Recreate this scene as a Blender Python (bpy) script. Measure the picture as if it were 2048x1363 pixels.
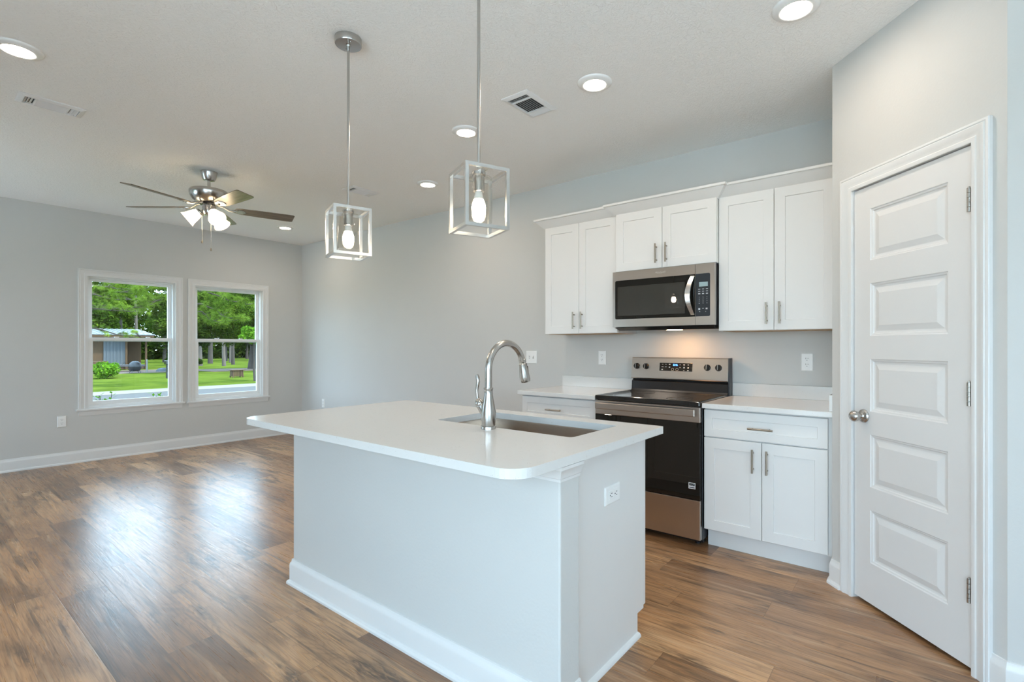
import bpy, bmesh, math, random
from mathutils import Vector, Matrix
from math import pi, sin, cos, radians as R

for o in list(bpy.data.objects): bpy.data.objects.remove(o)
SC = bpy.context.scene
COL = SC.collection

# ---------------------------------------------------------------- camera
cd = bpy.data.cameras.new('camera'); cam = bpy.data.objects.new('camera', cd); COL.objects.link(cam)
cam.location = (0, 0, 1.258); cam.rotation_euler = (R(90), 0, R(37.563))
cd.sensor_width = 36; cd.lens = 1003.36*36/2048
cd.shift_x = -(1071.38-1024)/2048; cd.shift_y = (692.48-681.5)/2048
cd.clip_start = .05; cd.clip_end = 500
SC.camera = cam
# ---------------------------------------------------------------- colour management
SC.view_settings.view_transform = 'Standard'; SC.view_settings.look = 'None'
SC.view_settings.gamma = 1; SC.view_settings.use_curve_mapping = False
SC.view_settings.exposure = 0.52
SC.cycles.use_denoising = True
SC.cycles.max_bounces = 10; SC.cycles.diffuse_bounces = 6; SC.cycles.glossy_bounces = 5
SC.cycles.transparent_max_bounces = 24; SC.cycles.sample_clamp_indirect = 6
SC.cycles.caustics_reflective = False; SC.cycles.caustics_refractive = False
# ---------------------------------------------------------------- sky, sun, lamp strengths
SKY = 6.2            # overcast sky
SUN = 6.5
CAN = 105.0           # recessed ceiling discs
BULB = 45.0
SHADE = 3.2
HOOD = 95.0
FBULB = 260.0
W = bpy.data.worlds.new('world'); SC.world = W; W.use_nodes = True
nt = W.node_tree; nt.nodes.clear()
wo = nt.nodes.new('ShaderNodeOutputWorld'); bg = nt.nodes.new('ShaderNodeBackground')
tc = nt.nodes.new('ShaderNodeTexCoord'); sx = nt.nodes.new('ShaderNodeSeparateXYZ'); rp = nt.nodes.new('ShaderNodeValToRGB')
nt.links.new(tc.outputs['Generated'], sx.inputs[0]); nt.links.new(sx.outputs['Z'], rp.inputs[0])
rp.color_ramp.elements[0].position = 0; rp.color_ramp.elements[0].color = (.62, .82, 1, 1)
rp.color_ramp.elements[1].position = .7; rp.color_ramp.elements[1].color = (.50, .75, 1, 1)
nt.links.new(rp.outputs[0], bg.inputs[0]); bg.inputs[1].default_value = SKY
nt.links.new(bg.outputs[0], wo.inputs[0])
sl = bpy.data.lights.new('sun', 'SUN'); sl.energy = SUN; sl.angle = R(4); sl.color = (1, .95, .86)
so = bpy.data.objects.new('sun', sl); COL.objects.link(so); so.rotation_euler = (R(28), 0, R(115)); so.location = (5, 3, 12)

# window portals (they only steer sampling of the sky through the wall openings)
def portal(loc, rot, sx_, sy_):
    l = bpy.data.lights.new('sky_portal', 'AREA'); l.shape = 'RECTANGLE'; l.size = sx_; l.size_y = sy_
    l.cycles.is_portal = True
    o = bpy.data.objects.new('sky_portal', l); COL.objects.link(o); o.location = loc; o.rotation_euler = rot
portal((-7.33, 1.77, 1.31), (0, R(-90), 0), 1.5, .86)
portal((-7.33, 2.80, 1.31), (0, R(-90), 0), 1.5, .86)
portal((.1, -1.95, 1.15), (R(90), 0, 0), 3.2, 2.15)
portal((-6.15, -1.95, 1.33), (R(90), 0, 0), 1.7, 1.65)
portal((2.3, -.35, 1.35), (0, R(90), 0), 1.5, 2.1)

# ================================================================ helpers
class MB:
    def __init__(s): s.v = []; s.f = []
    def add(s, vs, fs, M=None):
        n = len(s.v)
        s.v += [tuple(M @ Vector(p)) if M else tuple(p) for p in vs]
        s.f += [tuple(i+n for i in f) for f in fs]; return s
    def box(s, a, b, M=None):
        x0, x1 = sorted((a[0], b[0])); y0, y1 = sorted((a[1], b[1])); z0, z1 = sorted((a[2], b[2]))
        return s.add([(x0,y0,z0),(x1,y0,z0),(x1,y1,z0),(x0,y1,z0),(x0,y0,z1),(x1,y0,z1),(x1,y1,z1),(x0,y1,z1)],
            [(0,3,2,1),(4,5,6,7),(0,1,5,4),(1,2,6,5),(2,3,7,6),(3,0,4,7)], M)
    def rings(s, rings, close=True, cap0=False, cap1=False, M=None):
        n = len(rings[0]); vs = [p for r in rings for p in r]; fs = []
        for i in range(len(rings)-1):
            for j in range(n if close else n-1):
                k = (j+1) % n; fs.append((i*n+j, i*n+k, (i+1)*n+k, (i+1)*n+j))
        if cap0: fs.append(tuple(range(n-1, -1, -1)))
        if cap1: fs.append(tuple((len(rings)-1)*n+j for j in range(n)))
        return s.add(vs, fs, M)
    def lathe(s, prof, n=24, M=None, cap0=False, cap1=False):
        return s.rings([[(r*cos(2*pi*j/n), r*sin(2*pi*j/n), z) for j in range(n)] for r, z in prof], True, cap0, cap1, M)
    def tube(s, pts, r, n=10, caps=True, M=None):
        pts = [Vector(p) for p in pts]; rs = r if isinstance(r, (list, tuple)) else [r]*len(pts); rings = []; u = None
        for i, p in enumerate(pts):
            t = (pts[min(i+1, len(pts)-1)]-pts[max(i-1, 0)]).normalized()
            if u is None:
                u = t.cross(Vector((0,0,1)) if abs(t.z) < .9 else Vector((1,0,0))).normalized()
            else: u = (u-t*u.dot(t)).normalized()
            w = t.cross(u)
            rings.append([tuple(p+(u*cos(2*pi*j/n)+w*sin(2*pi*j/n))*rs[i]) for j in range(n)])
        return s.rings(rings, True, caps, caps, M)
    def sweep(s, path, prof, M=None, closed=False):
        """profile (out, z) carried along a plan path, mitred; out is to the right of travel"""
        P = [Vector(p) for p in path]; n = len(P); cols = []
        for i, p in enumerate(P):
            a = (P[i]-P[i-1]).normalized() if (i > 0 or closed) else None
            b = (P[(i+1) % n]-P[i]).normalized() if (i < n-1 or closed) else None
            na = Vector((a.y, -a.x)) if a else None; nb = Vector((b.y, -b.x)) if b else None
            if na is None: m = nb
            elif nb is None: m = na
            else: m = (na+nb)/(1+na.dot(nb))
            cols.append([(p.x+m.x*d, p.y+m.y*d, z) for d, z in prof])
        if closed: cols.append(cols[0])
        return s.rings(cols, True, not closed, not closed, M)
    def prism(s, outline, z0, z1, M=None):
        n = len(outline)
        return s.add([(x,y,z0) for x,y in outline]+[(x,y,z1) for x,y in outline],
            [tuple(range(n-1,-1,-1)), tuple(range(n,2*n))]+[(j,(j+1)%n,n+(j+1)%n,n+j) for j in range(n)], M)
    def build(s, name, mat, parent=None, world=False, bevel=0, smooth=False, angle=35, segs=2):
        off = Vector((0,0,0)); q = parent
        if world:
            while q: off += q.location; q = q.parent
        me = bpy.data.meshes.new(name)
        me.from_pydata([tuple(Vector(p)-off) for p in s.v], [], s.f)
        bm = bmesh.new(); bm.from_mesh(me); bmesh.ops.recalc_face_normals(bm, faces=bm.faces); bm.to_mesh(me); bm.free()
        me.materials.append(mat)
        if smooth:
            me.polygons.foreach_set('use_smooth', [True]*len(me.polygons)); me.set_sharp_from_angle(angle=R(angle))
        o = bpy.data.objects.new(name, me); COL.objects.link(o)
        if parent: o.parent = parent
        if bevel:
            m = o.modifiers.new('edge', 'BEVEL'); m.width = bevel; m.segments = segs; m.limit_method = 'ANGLE'; m.angle_limit = R(40)
            m.harden_normals = False
        return o

def tag(o, label, cat, group=None, kind=None):
    o['label'] = label; o['category'] = cat
    if group: o['group'] = group
    if kind: o['kind'] = kind
    return o
def thing(name, label, cat, loc=(0,0,0), rz=0, group=None):
    o = bpy.data.objects.new(name, None); COL.objects.link(o); o.location = loc; o.rotation_euler = (0,0,rz); o.empty_display_size = .1
    return tag(o, label, cat, group)
def struct(o): o['kind'] = 'structure'; return o
def sempty(name, loc=(0,0,0), rz=0):
    o = bpy.data.objects.new(name, None); COL.objects.link(o); o.location = loc; o.rotation_euler = (0,0,rz); o['kind'] = 'structure'; return o
def copy_tree(o, parent=None):
    c = o.copy(); COL.objects.link(c); c.parent = parent
    for ch in list(o.children): copy_tree(ch, c)
    return c
def text(name, s, size, M, mat, parent, align='CENTER', depth=.0004):
    cu = bpy.data.curves.new(name, 'FONT'); cu.body = s; cu.size = size; cu.align_x = align; cu.align_y = 'CENTER'; cu.extrude = depth
    cu.materials.append(mat)
    t_ = bpy.data.objects.new(name, cu); COL.objects.link(t_); dg = bpy.context.evaluated_depsgraph_get()
    me = bpy.data.meshes.new_from_object(t_.evaluated_get(dg)); bpy.data.objects.remove(t_); bpy.data.curves.remove(cu)
    me.materials.clear(); me.materials.append(mat)
    o = bpy.data.objects.new(name, me); COL.objects.link(o); o.parent = parent; o.matrix_local = M; return o
def rrect(x0, y0, x1, y1, r, n=5):
    rs = r if isinstance(r, (list, tuple)) else [r]*4; out = []
    for (cx, cy, a0, q) in ((x0, y0, 180, rs[0]), (x1, y0, 270, rs[1]), (x1, y1, 0, rs[2]), (x0, y1, 90, rs[3])):
        if q <= 0: out.append((cx, cy)); continue
        ox = cx+q if cx == x0 else cx-q; oy = cy+q if cy == y0 else cy-q
        for k in range(n+1):
            a = R(a0+90*k/n); out.append((ox+q*cos(a), oy+q*sin(a)))
    return out

# ================================================================ materials
def new_mat(name):
    m = bpy.data.materials.new(name); m.use_nodes = True
    return m, m.node_tree, m.node_tree.nodes['Principled BSDF']
def N(nt, t, **kw):
    n = nt.nodes.new(t)
    for k, v in kw.items(): setattr(n, k, v)
    return n
def pbr(name, col, rough=.5, metal=0, spec=.5, coat=0, bump=None, aniso=0, var=0):
    m, nt, b = new_mat(name)
    b.inputs['Base Color'].default_value = (*col, 1); b.inputs['Roughness'].default_value = rough
    b.inputs['Metallic'].default_value = metal; b.inputs['Specular IOR Level'].default_value = spec
    b.inputs['Coat Weight'].default_value = coat; b.inputs['Coat Roughness'].default_value = .01
    b.inputs['Anisotropic'].default_value = aniso
    tcn = N(nt, 'ShaderNodeTexCoord')
    if bump:
        sc, st, dist, stretch = bump
        mp = N(nt, 'ShaderNodeMapping'); mp.inputs['Scale'].default_value = stretch
        no = N(nt, 'ShaderNodeTexNoise'); no.inputs['Scale'].default_value = sc; no.inputs['Detail'].default_value = 4
        bu = N(nt, 'ShaderNodeBump'); bu.inputs['Strength'].default_value = st; bu.inputs['Distance'].default_value = dist
        nt.links.new(tcn.outputs['Object'], mp.inputs[0]); nt.links.new(mp.outputs[0], no.inputs['Vector'])
        nt.links.new(no.outputs['Fac'], bu.inputs['Height']); nt.links.new(bu.outputs[0], b.inputs['Normal'])
    if var:
        n2 = N(nt, 'ShaderNodeTexNoise'); n2.inputs['Scale'].default_value = 3.0; n2.inputs['Detail'].default_value = 3
        mx = N(nt, 'ShaderNodeMix', data_type='RGBA')
        mx.inputs[6].default_value = (*[c*(1-var) for c in col], 1); mx.inputs[7].default_value = (*[min(1, c*(1+var)) for c in col], 1)
        nt.links.new(tcn.outputs['Object'], n2.inputs['Vector']); nt.links.new(n2.outputs['Fac'], mx.inputs[0]); nt.links.new(mx.outputs[2], b.inputs['Base Color'])
    return m
def emit(name, col, st, base=(.8,.8,.8)):
    m, nt, b = new_mat(name); b.inputs['Base Color'].default_value = (*base, 1)
    b.inputs['Emission Color'].default_value = (*col, 1); b.inputs['Emission Strength'].default_value = st; return m
def thin_glass(name, tint=(.97,.98,.98), ior=1.45, rough=.0):
    m, nt, b = new_mat(name); nt.nodes.remove(b); out = nt.nodes['Material Output']
    t = N(nt, 'ShaderNodeBsdfTransparent'); t.inputs[0].default_value = (*tint, 1)
    g = N(nt, 'ShaderNodeBsdfGlossy'); g.inputs['Roughness'].default_value = rough
    fr = N(nt, 'ShaderNodeFresnel'); ge = N(nt, 'ShaderNodeNewGeometry'); im = N(nt, 'ShaderNodeMix', data_type='FLOAT')
    im.inputs[2].default_value = ior; im.inputs[3].default_value = 1/ior; nt.links.new(ge.outputs['Backfacing'], im.inputs[0]); nt.links.new(im.outputs[0], fr.inputs['IOR'])
    mx = N(nt, 'ShaderNodeMixShader'); nt.links.new(fr.outputs[0], mx.inputs[0]); nt.links.new(t.outputs[0], mx.inputs[1]); nt.links.new(g.outputs[0], mx.inputs[2])
    nt.links.new(mx.outputs[0], out.inputs[0]); return m

M_WALL = pbr('wall_paint', (.615,.615,.60), .6, spec=.25, bump=(90, .25, .002, (1,1,1)), var=.012)
M_TRIM = pbr('white_trim_paint', (.75,.75,.745), .35, spec=.4, var=.01)
M_CAB = pbr('white_cabinet_lacquer', (.755,.745,.73), .35, spec=.4, var=.01)
M_DOOR = pbr('white_door_paint', (.74,.73,.72), .4, spec=.4, bump=(60, .06, .001, (1,1,1)))
M_VINYL = pbr('white_vinyl', (.84,.85,.85), .3)
M_PLATE = pbr('white_plate_plastic', (.86,.86,.85), .3)
M_SLOT = pbr('dark_slot', (.03,.03,.03), .6)
M_STEEL = pbr('stainless_steel', (.51,.45,.40), .28, 1, bump=(40, .03, .0006, (1, 1, 90)), aniso=.4, var=.04)
M_SINK = pbr('sink_steel', (.46,.39,.33), .22, 1, bump=(40, .1, .001, (1,40,40)), var=.05)
M_NICKEL = pbr('brushed_nickel', (.50,.485,.465), .23, 1, bump=(60, .08, .0008, (1,1,30)), var=.04)
M_FRAME = pbr('satin_nickel_frame', (.74,.735,.72), .27, 1, var=.03)
M_PULL = pbr('dark_nickel_pull', (.36,.31,.25), .3, 1, var=.05)
M_HINGE = pbr('satin_hinge', (.42,.40,.37), .35, 1, var=.05)
M_BGLASS = pbr('black_glass', (.012,.012,.012), .05, spec=.6, coat=.3)
M_OVENG = pbr('oven_glass', (.008,.008,.007), .015, spec=.5, coat=.15)
M_BLACK = pbr('black_enamel', (.015,.015,.016), .22, spec=.5)
M_DGREY = pbr('dark_side_panel', (.05,.05,.055), .45)
M_PANEL = pbr('control_panel_film', (.018,.024,.032), .3)
M_INK = pbr('white_printed_ink', (.55,.58,.6), .6)
M_LOGO = pbr('silver_lettering', (.75,.74,.72), .3, 1)
M_LCD = emit('clock_window', (.35,.5,.52), .12, (.25,.34,.36))
M_BLUE = emit('blue_digits', (.06,.22,1.0), 5.0, (.05,.1,.4))
M_WIN = thin_glass('window_glass', (.97,.985,.98), 1.3)
M_JAR = thin_glass('clear_glass', (.965,.955,.935), 1.5)
M_CAN = emit('downlight_diffuser', (1,.85,.70), CAN)
M_BULBM = emit('frosted_lit_bulb', (1,.84,.62), BULB)
def shade_mat():
    m, nt, b = new_mat('lit_frosted_shade'); L = nt.links.new; nt.nodes.remove(b); out = nt.nodes['Material Output']
    d = N(nt,'ShaderNodeBsdfDiffuse'); t = N(nt,'ShaderNodeBsdfTranslucent'); e = N(nt,'ShaderNodeEmission'); m1 = N(nt,'ShaderNodeMixShader'); a = N(nt,'ShaderNodeAddShader')
    d.inputs[0].default_value = t.inputs[0].default_value = (.9,.87,.80,1); e.inputs[0].default_value = (1,.82,.56,1); e.inputs[1].default_value = SHADE*.5; m1.inputs[0].default_value = .5
    L(d.outputs[0], m1.inputs[1]); L(t.outputs[0], m1.inputs[2]); L(m1.outputs[0], a.inputs[0]); L(e.outputs[0], a.inputs[1]); L(a.outputs[0], out.inputs[0]); return m
M_SHADE = shade_mat()
M_FBULB = emit('lit_fan_bulb', (1,.84,.62), FBULB)
M_HOODL = emit('hood_lamp_lens', (1,.52,.20), HOOD)
M_ROSEW = pbr('underside_plywood', (.42,.27,.14), .6, var=.15)

def ceiling_mat():
    m, nt, b = new_mat('knockdown_ceiling'); b.inputs['Base Color'].default_value = (.92,.915,.90,1); b.inputs['Roughness'].default_value = .8; b.inputs['Specular IOR Level'].default_value = .15
    t = N(nt, 'ShaderNodeTexCoord'); mp = N(nt, 'ShaderNodeMapping'); mp.inputs['Scale'].default_value = (1.2, .8, 1); mp.inputs['Rotation'].default_value = (0,0,.5)
    n1 = N(nt, 'ShaderNodeTexNoise'); n1.inputs['Scale'].default_value = 42; n1.inputs['Detail'].default_value = 3; n1.inputs['Distortion'].default_value = 1.6
    cr = N(nt, 'ShaderNodeValToRGB'); cr.color_ramp.elements[0].position = .42; cr.color_ramp.elements[1].position = .6
    bu = N(nt, 'ShaderNodeBump'); bu.inputs['Strength'].default_value = .35; bu.inputs['Distance'].default_value = .004
    nt.links.new(t.outputs['Object'], mp.inputs[0]); nt.links.new(mp.outputs[0], n1.inputs['Vector']); nt.links.new(n1.outputs['Fac'], cr.inputs[0])
    nt.links.new(cr.outputs[0], bu.inputs['Height']); nt.links.new(bu.outputs[0], b.inputs['Normal']); return m
M_CEIL = ceiling_mat()

def quartz_mat():
    m, nt, b = new_mat('speckled_white_quartz'); b.inputs['Roughness'].default_value = .16; b.inputs['Specular IOR Level'].default_value = .5
    t = N(nt, 'ShaderNodeTexCoord')
    v = N(nt, 'ShaderNodeTexVoronoi'); v.inputs['Scale'].default_value = 170
    cr = N(nt, 'ShaderNodeValToRGB'); cr.color_ramp.elements[0].position = .16; cr.color_ramp.elements[0].color = (.52,.49,.44,1); cr.color_ramp.elements[1].position = .3; cr.color_ramp.elements[1].color = (.72,.715,.70,1)
    n = N(nt, 'ShaderNodeTexNoise'); n.inputs['Scale'].default_value = 45; n.inputs['Detail'].default_value = 2
    c2 = N(nt, 'ShaderNodeValToRGB'); c2.color_ramp.elements[0].position = .56; c2.color_ramp.elements[1].position = .68
    mx = N(nt, 'ShaderNodeMix', data_type='RGBA'); mx.inputs[6].default_value = (.72,.715,.70,1)
    nt.links.new(t.outputs['Object'], v.inputs['Vector']); nt.links.new(t.outputs['Object'], n.inputs['Vector'])
    nt.links.new(v.outputs['Distance'], cr.inputs[0]); nt.links.new(n.outputs['Fac'], c2.inputs[0])
    nt.links.new(c2.outputs[0], mx.inputs[0]); nt.links.new(cr.outputs[0], mx.inputs[7]); nt.links.new(mx.outputs[2], b.inputs['Base Color']); return m
M_QUARTZ = quartz_mat()

def floor_mat():
    m, nt, b = new_mat('oak_vinyl_planks'); L = nt.links.new
    def math_(op, a, c=None, v=None):
        n = N(nt, 'ShaderNodeMath', operation=op)
        (L(a, n.inputs[0]) if not isinstance(a, (int, float)) else setattr(n.inputs[0], 'default_value', a))
        if c is not None: (L(c, n.inputs[1]) if not isinstance(c, (int, float)) else setattr(n.inputs[1], 'default_value', c))
        return n.outputs[0]
    t = N(nt, 'ShaderNodeTexCoord'); s = N(nt, 'ShaderNodeSeparateXYZ'); L(t.outputs['Object'], s.inputs[0]); X, Y = s.outputs[0], s.outputs[1]
    w, ln = .178, 1.22
    yr = math_('DIVIDE', Y, w); row = math_('FLOOR', yr); fy = math_('FRACT', yr)
    wn = N(nt, 'ShaderNodeTexWhiteNoise', noise_dimensions='1D'); L(row, wn.inputs['W'])
    xr = math_('ADD', math_('DIVIDE', X, ln), wn.outputs['Value']); colm = math_('FLOOR', xr); fx = math_('FRACT', xr)
    cid = N(nt, 'ShaderNodeCombineXYZ'); L(row, cid.inputs[0]); L(colm, cid.inputs[1])
    w2 = N(nt, 'ShaderNodeTexWhiteNoise', noise_dimensions='3D'); L(cid.outputs[0], w2.inputs['Vector']); idv = w2.outputs['Value']
    off = math_('MULTIPLY', idv, 37.0)
    def vec(sx_, sy_):
        c = N(nt, 'ShaderNodeCombineXYZ'); L(math_('ADD', math_('MULTIPLY', X, sx_), off), c.inputs[0]); L(math_('MULTIPLY', Y, sy_), c.inputs[1]); L(off, c.inputs[2]); return c.outputs[0]
    def noise(v, sc, det=4, dist=0):
        n = N(nt, 'ShaderNodeTexNoise'); n.inputs['Scale'].default_value = sc; n.inputs['Detail'].default_value = det; n.inputs['Distortion'].default_value = dist; L(v, n.inputs['Vector']); return n.outputs['Fac']
    def ramp(fac, stops):
        r = N(nt, 'ShaderNodeValToRGB'); e = r.color_ramp.elements
        while len(e) < len(stops): e.new(.5)
        for i, (p, c) in enumerate(stops): e[i].position = p; e[i].color = (*c, 1)
        L(fac, r.inputs[0]); return r.outputs[0]
    def mix(fac, a, c, mode='MIX'):
        n = N(nt, 'ShaderNodeMix', data_type='RGBA', blend_type=mode)
        (L(fac, n.inputs[0]) if not isinstance(fac, (int, float)) else setattr(n.inputs[0], 'default_value', fac)); L(a, n.inputs[6]); L(c, n.inputs[7]); return n.outputs[2]
    base = ramp(idv, [(0, (.25,.128,.061)), (.35, (.37,.200,.098)), (.7, (.47,.268,.136)), (1, (.57,.340,.180))])
    cloud = ramp(noise(vec(1.1, 4.0), 1.6, 4, .8), [(.28, (.50,.46,.43)), (.47, (.98,.97,.96)), (.72, (1.22,1.19,1.12))])
    c1 = mix(1.0, base, cloud, 'MULTIPLY')
    g = noise(vec(1.3, 46), 3.0, 6, .35)
    grain = ramp(g, [(.3, (.60,.56,.53)), (.5, (1,1,1)), (.72, (1.16,1.14,1.1))])
    warp = noise(vec(.42, 3.6), 1.7, 2, .25)
    ph = math_('ADD', math_('MULTIPLY', warp, 9.0), math_('MULTIPLY', g, .35))
    ring = math_('FRACT', math_('MULTIPLY', ph, 3.2))
    cath = ramp(ring, [(0, (.58,.54,.51)), (.16, (.95,.94,.93)), (.6, (1.05,1.04,1.03)), (1, (.84,.82,.80))])
    c2a = mix(.9, c1, grain, 'MULTIPLY'); c2 = mix(.75, c2a, cath, 'MULTIPLY')
    kn = noise(vec(1.0, 3.6), 2.3, 2, .5)
    knot = ramp(kn, [(.585, (0,0,0)), (.68, (1,1,1))])
    dk = N(nt, 'ShaderNodeRGB'); dk.outputs[0].default_value = (.105,.060,.034,1)
    km = N(nt, 'ShaderNodeMath', operation='MULTIPLY'); L(knot, km.inputs[0]); L(ramp(noise(vec(6, 30), 2.5, 4, .7), [(.35, (.2,.2,.2)), (.6, (.95,.95,.95))]), km.inputs[1])
    streak = ramp(noise(vec(.9, 17), 2.0, 4, .3), [(.56, (0,0,0)), (.68, (.75,.75,.75))])
    c2b = mix(streak, c2, dk.outputs[0])
    pale = N(nt, 'ShaderNodeRGB'); pale.outputs[0].default_value = (.60,.40,.24,1)
    c2c = mix(ramp(noise(vec(.7, 12), 2.3, 4, .3), [(.58, (0,0,0)), (.72, (.55,.55,.55))]), c2b, pale.outputs[0])
    c3 = mix(km.outputs[0], c2c, dk.outputs[0])
    ey = math_('MINIMUM', fy, math_('SUBTRACT', 1.0, fy)); ex = math_('MULTIPLY', math_('MINIMUM', fx, math_('SUBTRACT', 1.0, fx)), ln/w)
    edge = math_('MINIMUM', ey, ex)
    seam = ramp(edge, [(.002, (.55,.52,.5)), (.009, (1,1,1))])
    c4 = mix(1.0, c3, seam, 'MULTIPLY'); L(c4, b.inputs['Base Color'])
    rr = ramp(g, [(.3, (.34,.34,.34)), (.7, (.26,.26,.26))]); L(rr, b.inputs['Roughness']); b.inputs['Specular IOR Level'].default_value = .8
    fine = noise(vec(3, 90), 3.0, 3, 1.0)
    h = math_('ADD', math_('MULTIPLY', fine, .5), math_('ADD', g, math_('MULTIPLY', cath, .5))); hs = math_('ADD', h, math_('MULTIPLY', seam, 1.2))
    bu = N(nt, 'ShaderNodeBump'); bu.inputs['Strength'].default_value = .3; bu.inputs['Distance'].default_value = .0007; L(hs, bu.inputs['Height']); L(bu.outputs[0], b.inputs['Normal'])
    return m
M_FLOOR = floor_mat()

def leaf_mat(name, dark, mid, light, scale=.7):
    m, nt, b = new_mat(name); L = nt.links.new; out = nt.nodes['Material Output']; nt.nodes.remove(b)
    t = N(nt, 'ShaderNodeTexCoord'); n = N(nt, 'ShaderNodeTexNoise'); n.inputs['Scale'].default_value = scale; n.inputs['Detail'].default_value = 5; n.inputs['Roughness'].default_value = .7
    r = N(nt, 'ShaderNodeValToRGB'); e = r.color_ramp.elements; e.new(.5)
    for i, (p, c) in enumerate(((.37, dark), (.5, mid), (.64, light))): e[i].position = p; e[i].color = (*c, 1)
    L(t.outputs['Object'], n.inputs['Vector']); L(n.outputs['Fac'], r.inputs[0])
    d = N(nt, 'ShaderNodeBsdfDiffuse'); tr = N(nt, 'ShaderNodeBsdfTranslucent'); mx = N(nt, 'ShaderNodeMixShader'); mx.inputs[0].default_value = .35
    L(r.outputs[0], d.inputs[0]); L(r.outputs[0], tr.inputs[0]); L(d.outputs[0], mx.inputs[1]); L(tr.outputs[0], mx.inputs[2]); L(mx.outputs[0], out.inputs[0]); return m
M_OAK = leaf_mat('oak_leaves', (.014,.032,.004), (.042,.080,.009), (.11,.165,.016))
M_DARKL = leaf_mat('dark_green_leaves', (.009,.022,.004), (.028,.052,.007), (.070,.108,.012))  # deeper green foliage tone
M_PINE = leaf_mat('pine_needles', (.055,.095,.012), (.12,.19,.024), (.21,.30,.04))
M_LIME = leaf_mat('bright_leaves', (.05,.12,.010), (.095,.21,.015), (.16,.30,.025), 1.5)
M_BARK = pbr('bark', (.036,.027,.021), .9, bump=(8, .6, .03, (6,6,1)), var=.3)
M_PALEB = pbr('pale_bark', (.085,.068,.055), .9, bump=(8, .6, .03, (6,6,1)), var=.3)
M_GRASS = leaf_mat('lawn_grass', (.052,.078,.012), (.076,.110,.016), (.105,.142,.021), .5)
M_ROAD = pbr('asphalt', (.026,.024,.022), .9, var=.12)
M_CURB = pbr('concrete', (.095,.085,.072), .9, var=.08)
M_DIRT = pbr('bare_soil', (.07,.042,.026), .95, var=.3)

# ================================================================ SETTING
XW, YW, ZC = -7.25, 3.765, 2.745
XE, YS = 2.2, -1.85
DX = -.376; DY = 3.078; RX = .244; RY = 2.457
struct(MB().box((XW-.2, YS-.2, -.12), (XE+.2, YW+.2, 0)).build('floor', M_FLOOR))
struct(MB().box((XW-.45, YS-.45, ZC), (XE+.45, YW+.45, ZC+.25)).build('ceiling', M_CEIL))
def wall_holes(axis, c0, c1, a0, a1, z0, z1, holes):
    """wall slab between c0 and c1 across its thickness, a0..a1 along, with rectangular holes (a,b,za,zb)"""
    m = MB(); aa = sorted({a0, a1, *[h[0] for h in holes], *[h[1] for h in holes]}); zz = sorted({z0, z1, *[h[2] for h in holes], *[h[3] for h in holes]})
    inside = lambda a, z: any(h[0] < a < h[1] and h[2] < z < h[3] for h in holes)
    G = [[not inside((aa[i]+aa[i+1])/2, (zz[j]+zz[j+1])/2) for j in range(len(zz)-1)] for i in range(len(aa)-1)]
    P = (lambda c, a, z: (c, a, z)) if axis == 'x' else (lambda c, a, z: (a, c, z))
    idx = {}
    def V(c, a, z):
        k = (c, a, z)
        if k not in idx: idx[k] = len(m.v); m.v.append(P(c, a, z))
        return idx[k]
    for i in range(len(aa)-1):
        for j in range(len(zz)-1):
            if not G[i][j]: continue
            A, B, Z0, Z1 = aa[i], aa[i+1], zz[j], zz[j+1]
            for c in (c0, c1): m.f.append((V(c,A,Z0), V(c,B,Z0), V(c,B,Z1), V(c,A,Z1)))
            g = lambda p, q: 0 <= p < len(aa)-1 and 0 <= q < len(zz)-1 and G[p][q]
            if not g(i-1,j): m.f.append((V(c0,A,Z0), V(c1,A,Z0), V(c1,A,Z1), V(c0,A,Z1)))
            if not g(i+1,j): m.f.append((V(c0,B,Z0), V(c1,B,Z0), V(c1,B,Z1), V(c0,B,Z1)))
            if not g(i,j-1): m.f.append((V(c0,A,Z0), V(c1,A,Z0), V(c1,B,Z0), V(c0,B,Z0)))
            if not g(i,j+1): m.f.append((V(c0,A,Z1), V(c1,A,Z1), V(c1,B,Z1), V(c0,B,Z1)))
    return m
WIN = [(1.352, 2.192, .578, 2.042), (2.378, 3.218, .574, 2.038)]
struct(wall_holes('x', XW, XW-.16, YS-.15, YW+.15, 0, ZC, WIN).build('wall_west', M_WALL))
struct(MB().box((XW-.01, YW, 0), (XE+.15, YW+.14, ZC)).build('wall_north', M_WALL))
struct(wall_holes('y', YS, YS-.15, XW, XE+.15, 0, ZC, [(-1.5, 1.7, .06, 2.2), (-4.975, -4.145, .0, 2.09), (-7.0, -5.3, .5, 2.15)]).build('wall_south', M_WALL))
struct(wall_holes('x', XE, XE+.15, YS, YW+.1, 0, ZC, [(-1.4, .7, .6, 2.1)]).build('wall_east', M_WALL))
# pantry box: return wall, diagonal wall with its doorway, hall-side wall
struct(MB().add([(DX,DY,0),(DX,YW,0),(DX+.1,YW,0),(DX+.1,DY+.042,0),(DX,DY,ZC),(DX,YW,ZC),(DX+.1,YW,ZC),(DX+.1,DY+.042,ZC)],
    [(0,1,5,4),(1,2,6,5),(2,3,7,6),(3,0,4,7),(4,5,6,7),(0,3,2,1)]).build('wall_pantry_return', M_WALL))
DRZ = R(-45); DO = (-.271, 2.973, 0)
dm = MB()
for a, b, z0, z1 in ((-.149, -.012, 0, ZC), (.616, .729, 0, ZC), (-.012, .616, 2.05, ZC)): dm.box((a, 0, z0), (b, .1, z1))
dw = dm.build('wall_pantry_diagonal', M_WALL); dw.location = DO; dw.rotation_euler = (0,0,DRZ); struct(dw)
struct(MB().box((RX, RY, 0), (XE+.1, RY+.1, ZC)).build('wall_hall', M_WALL))

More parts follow.
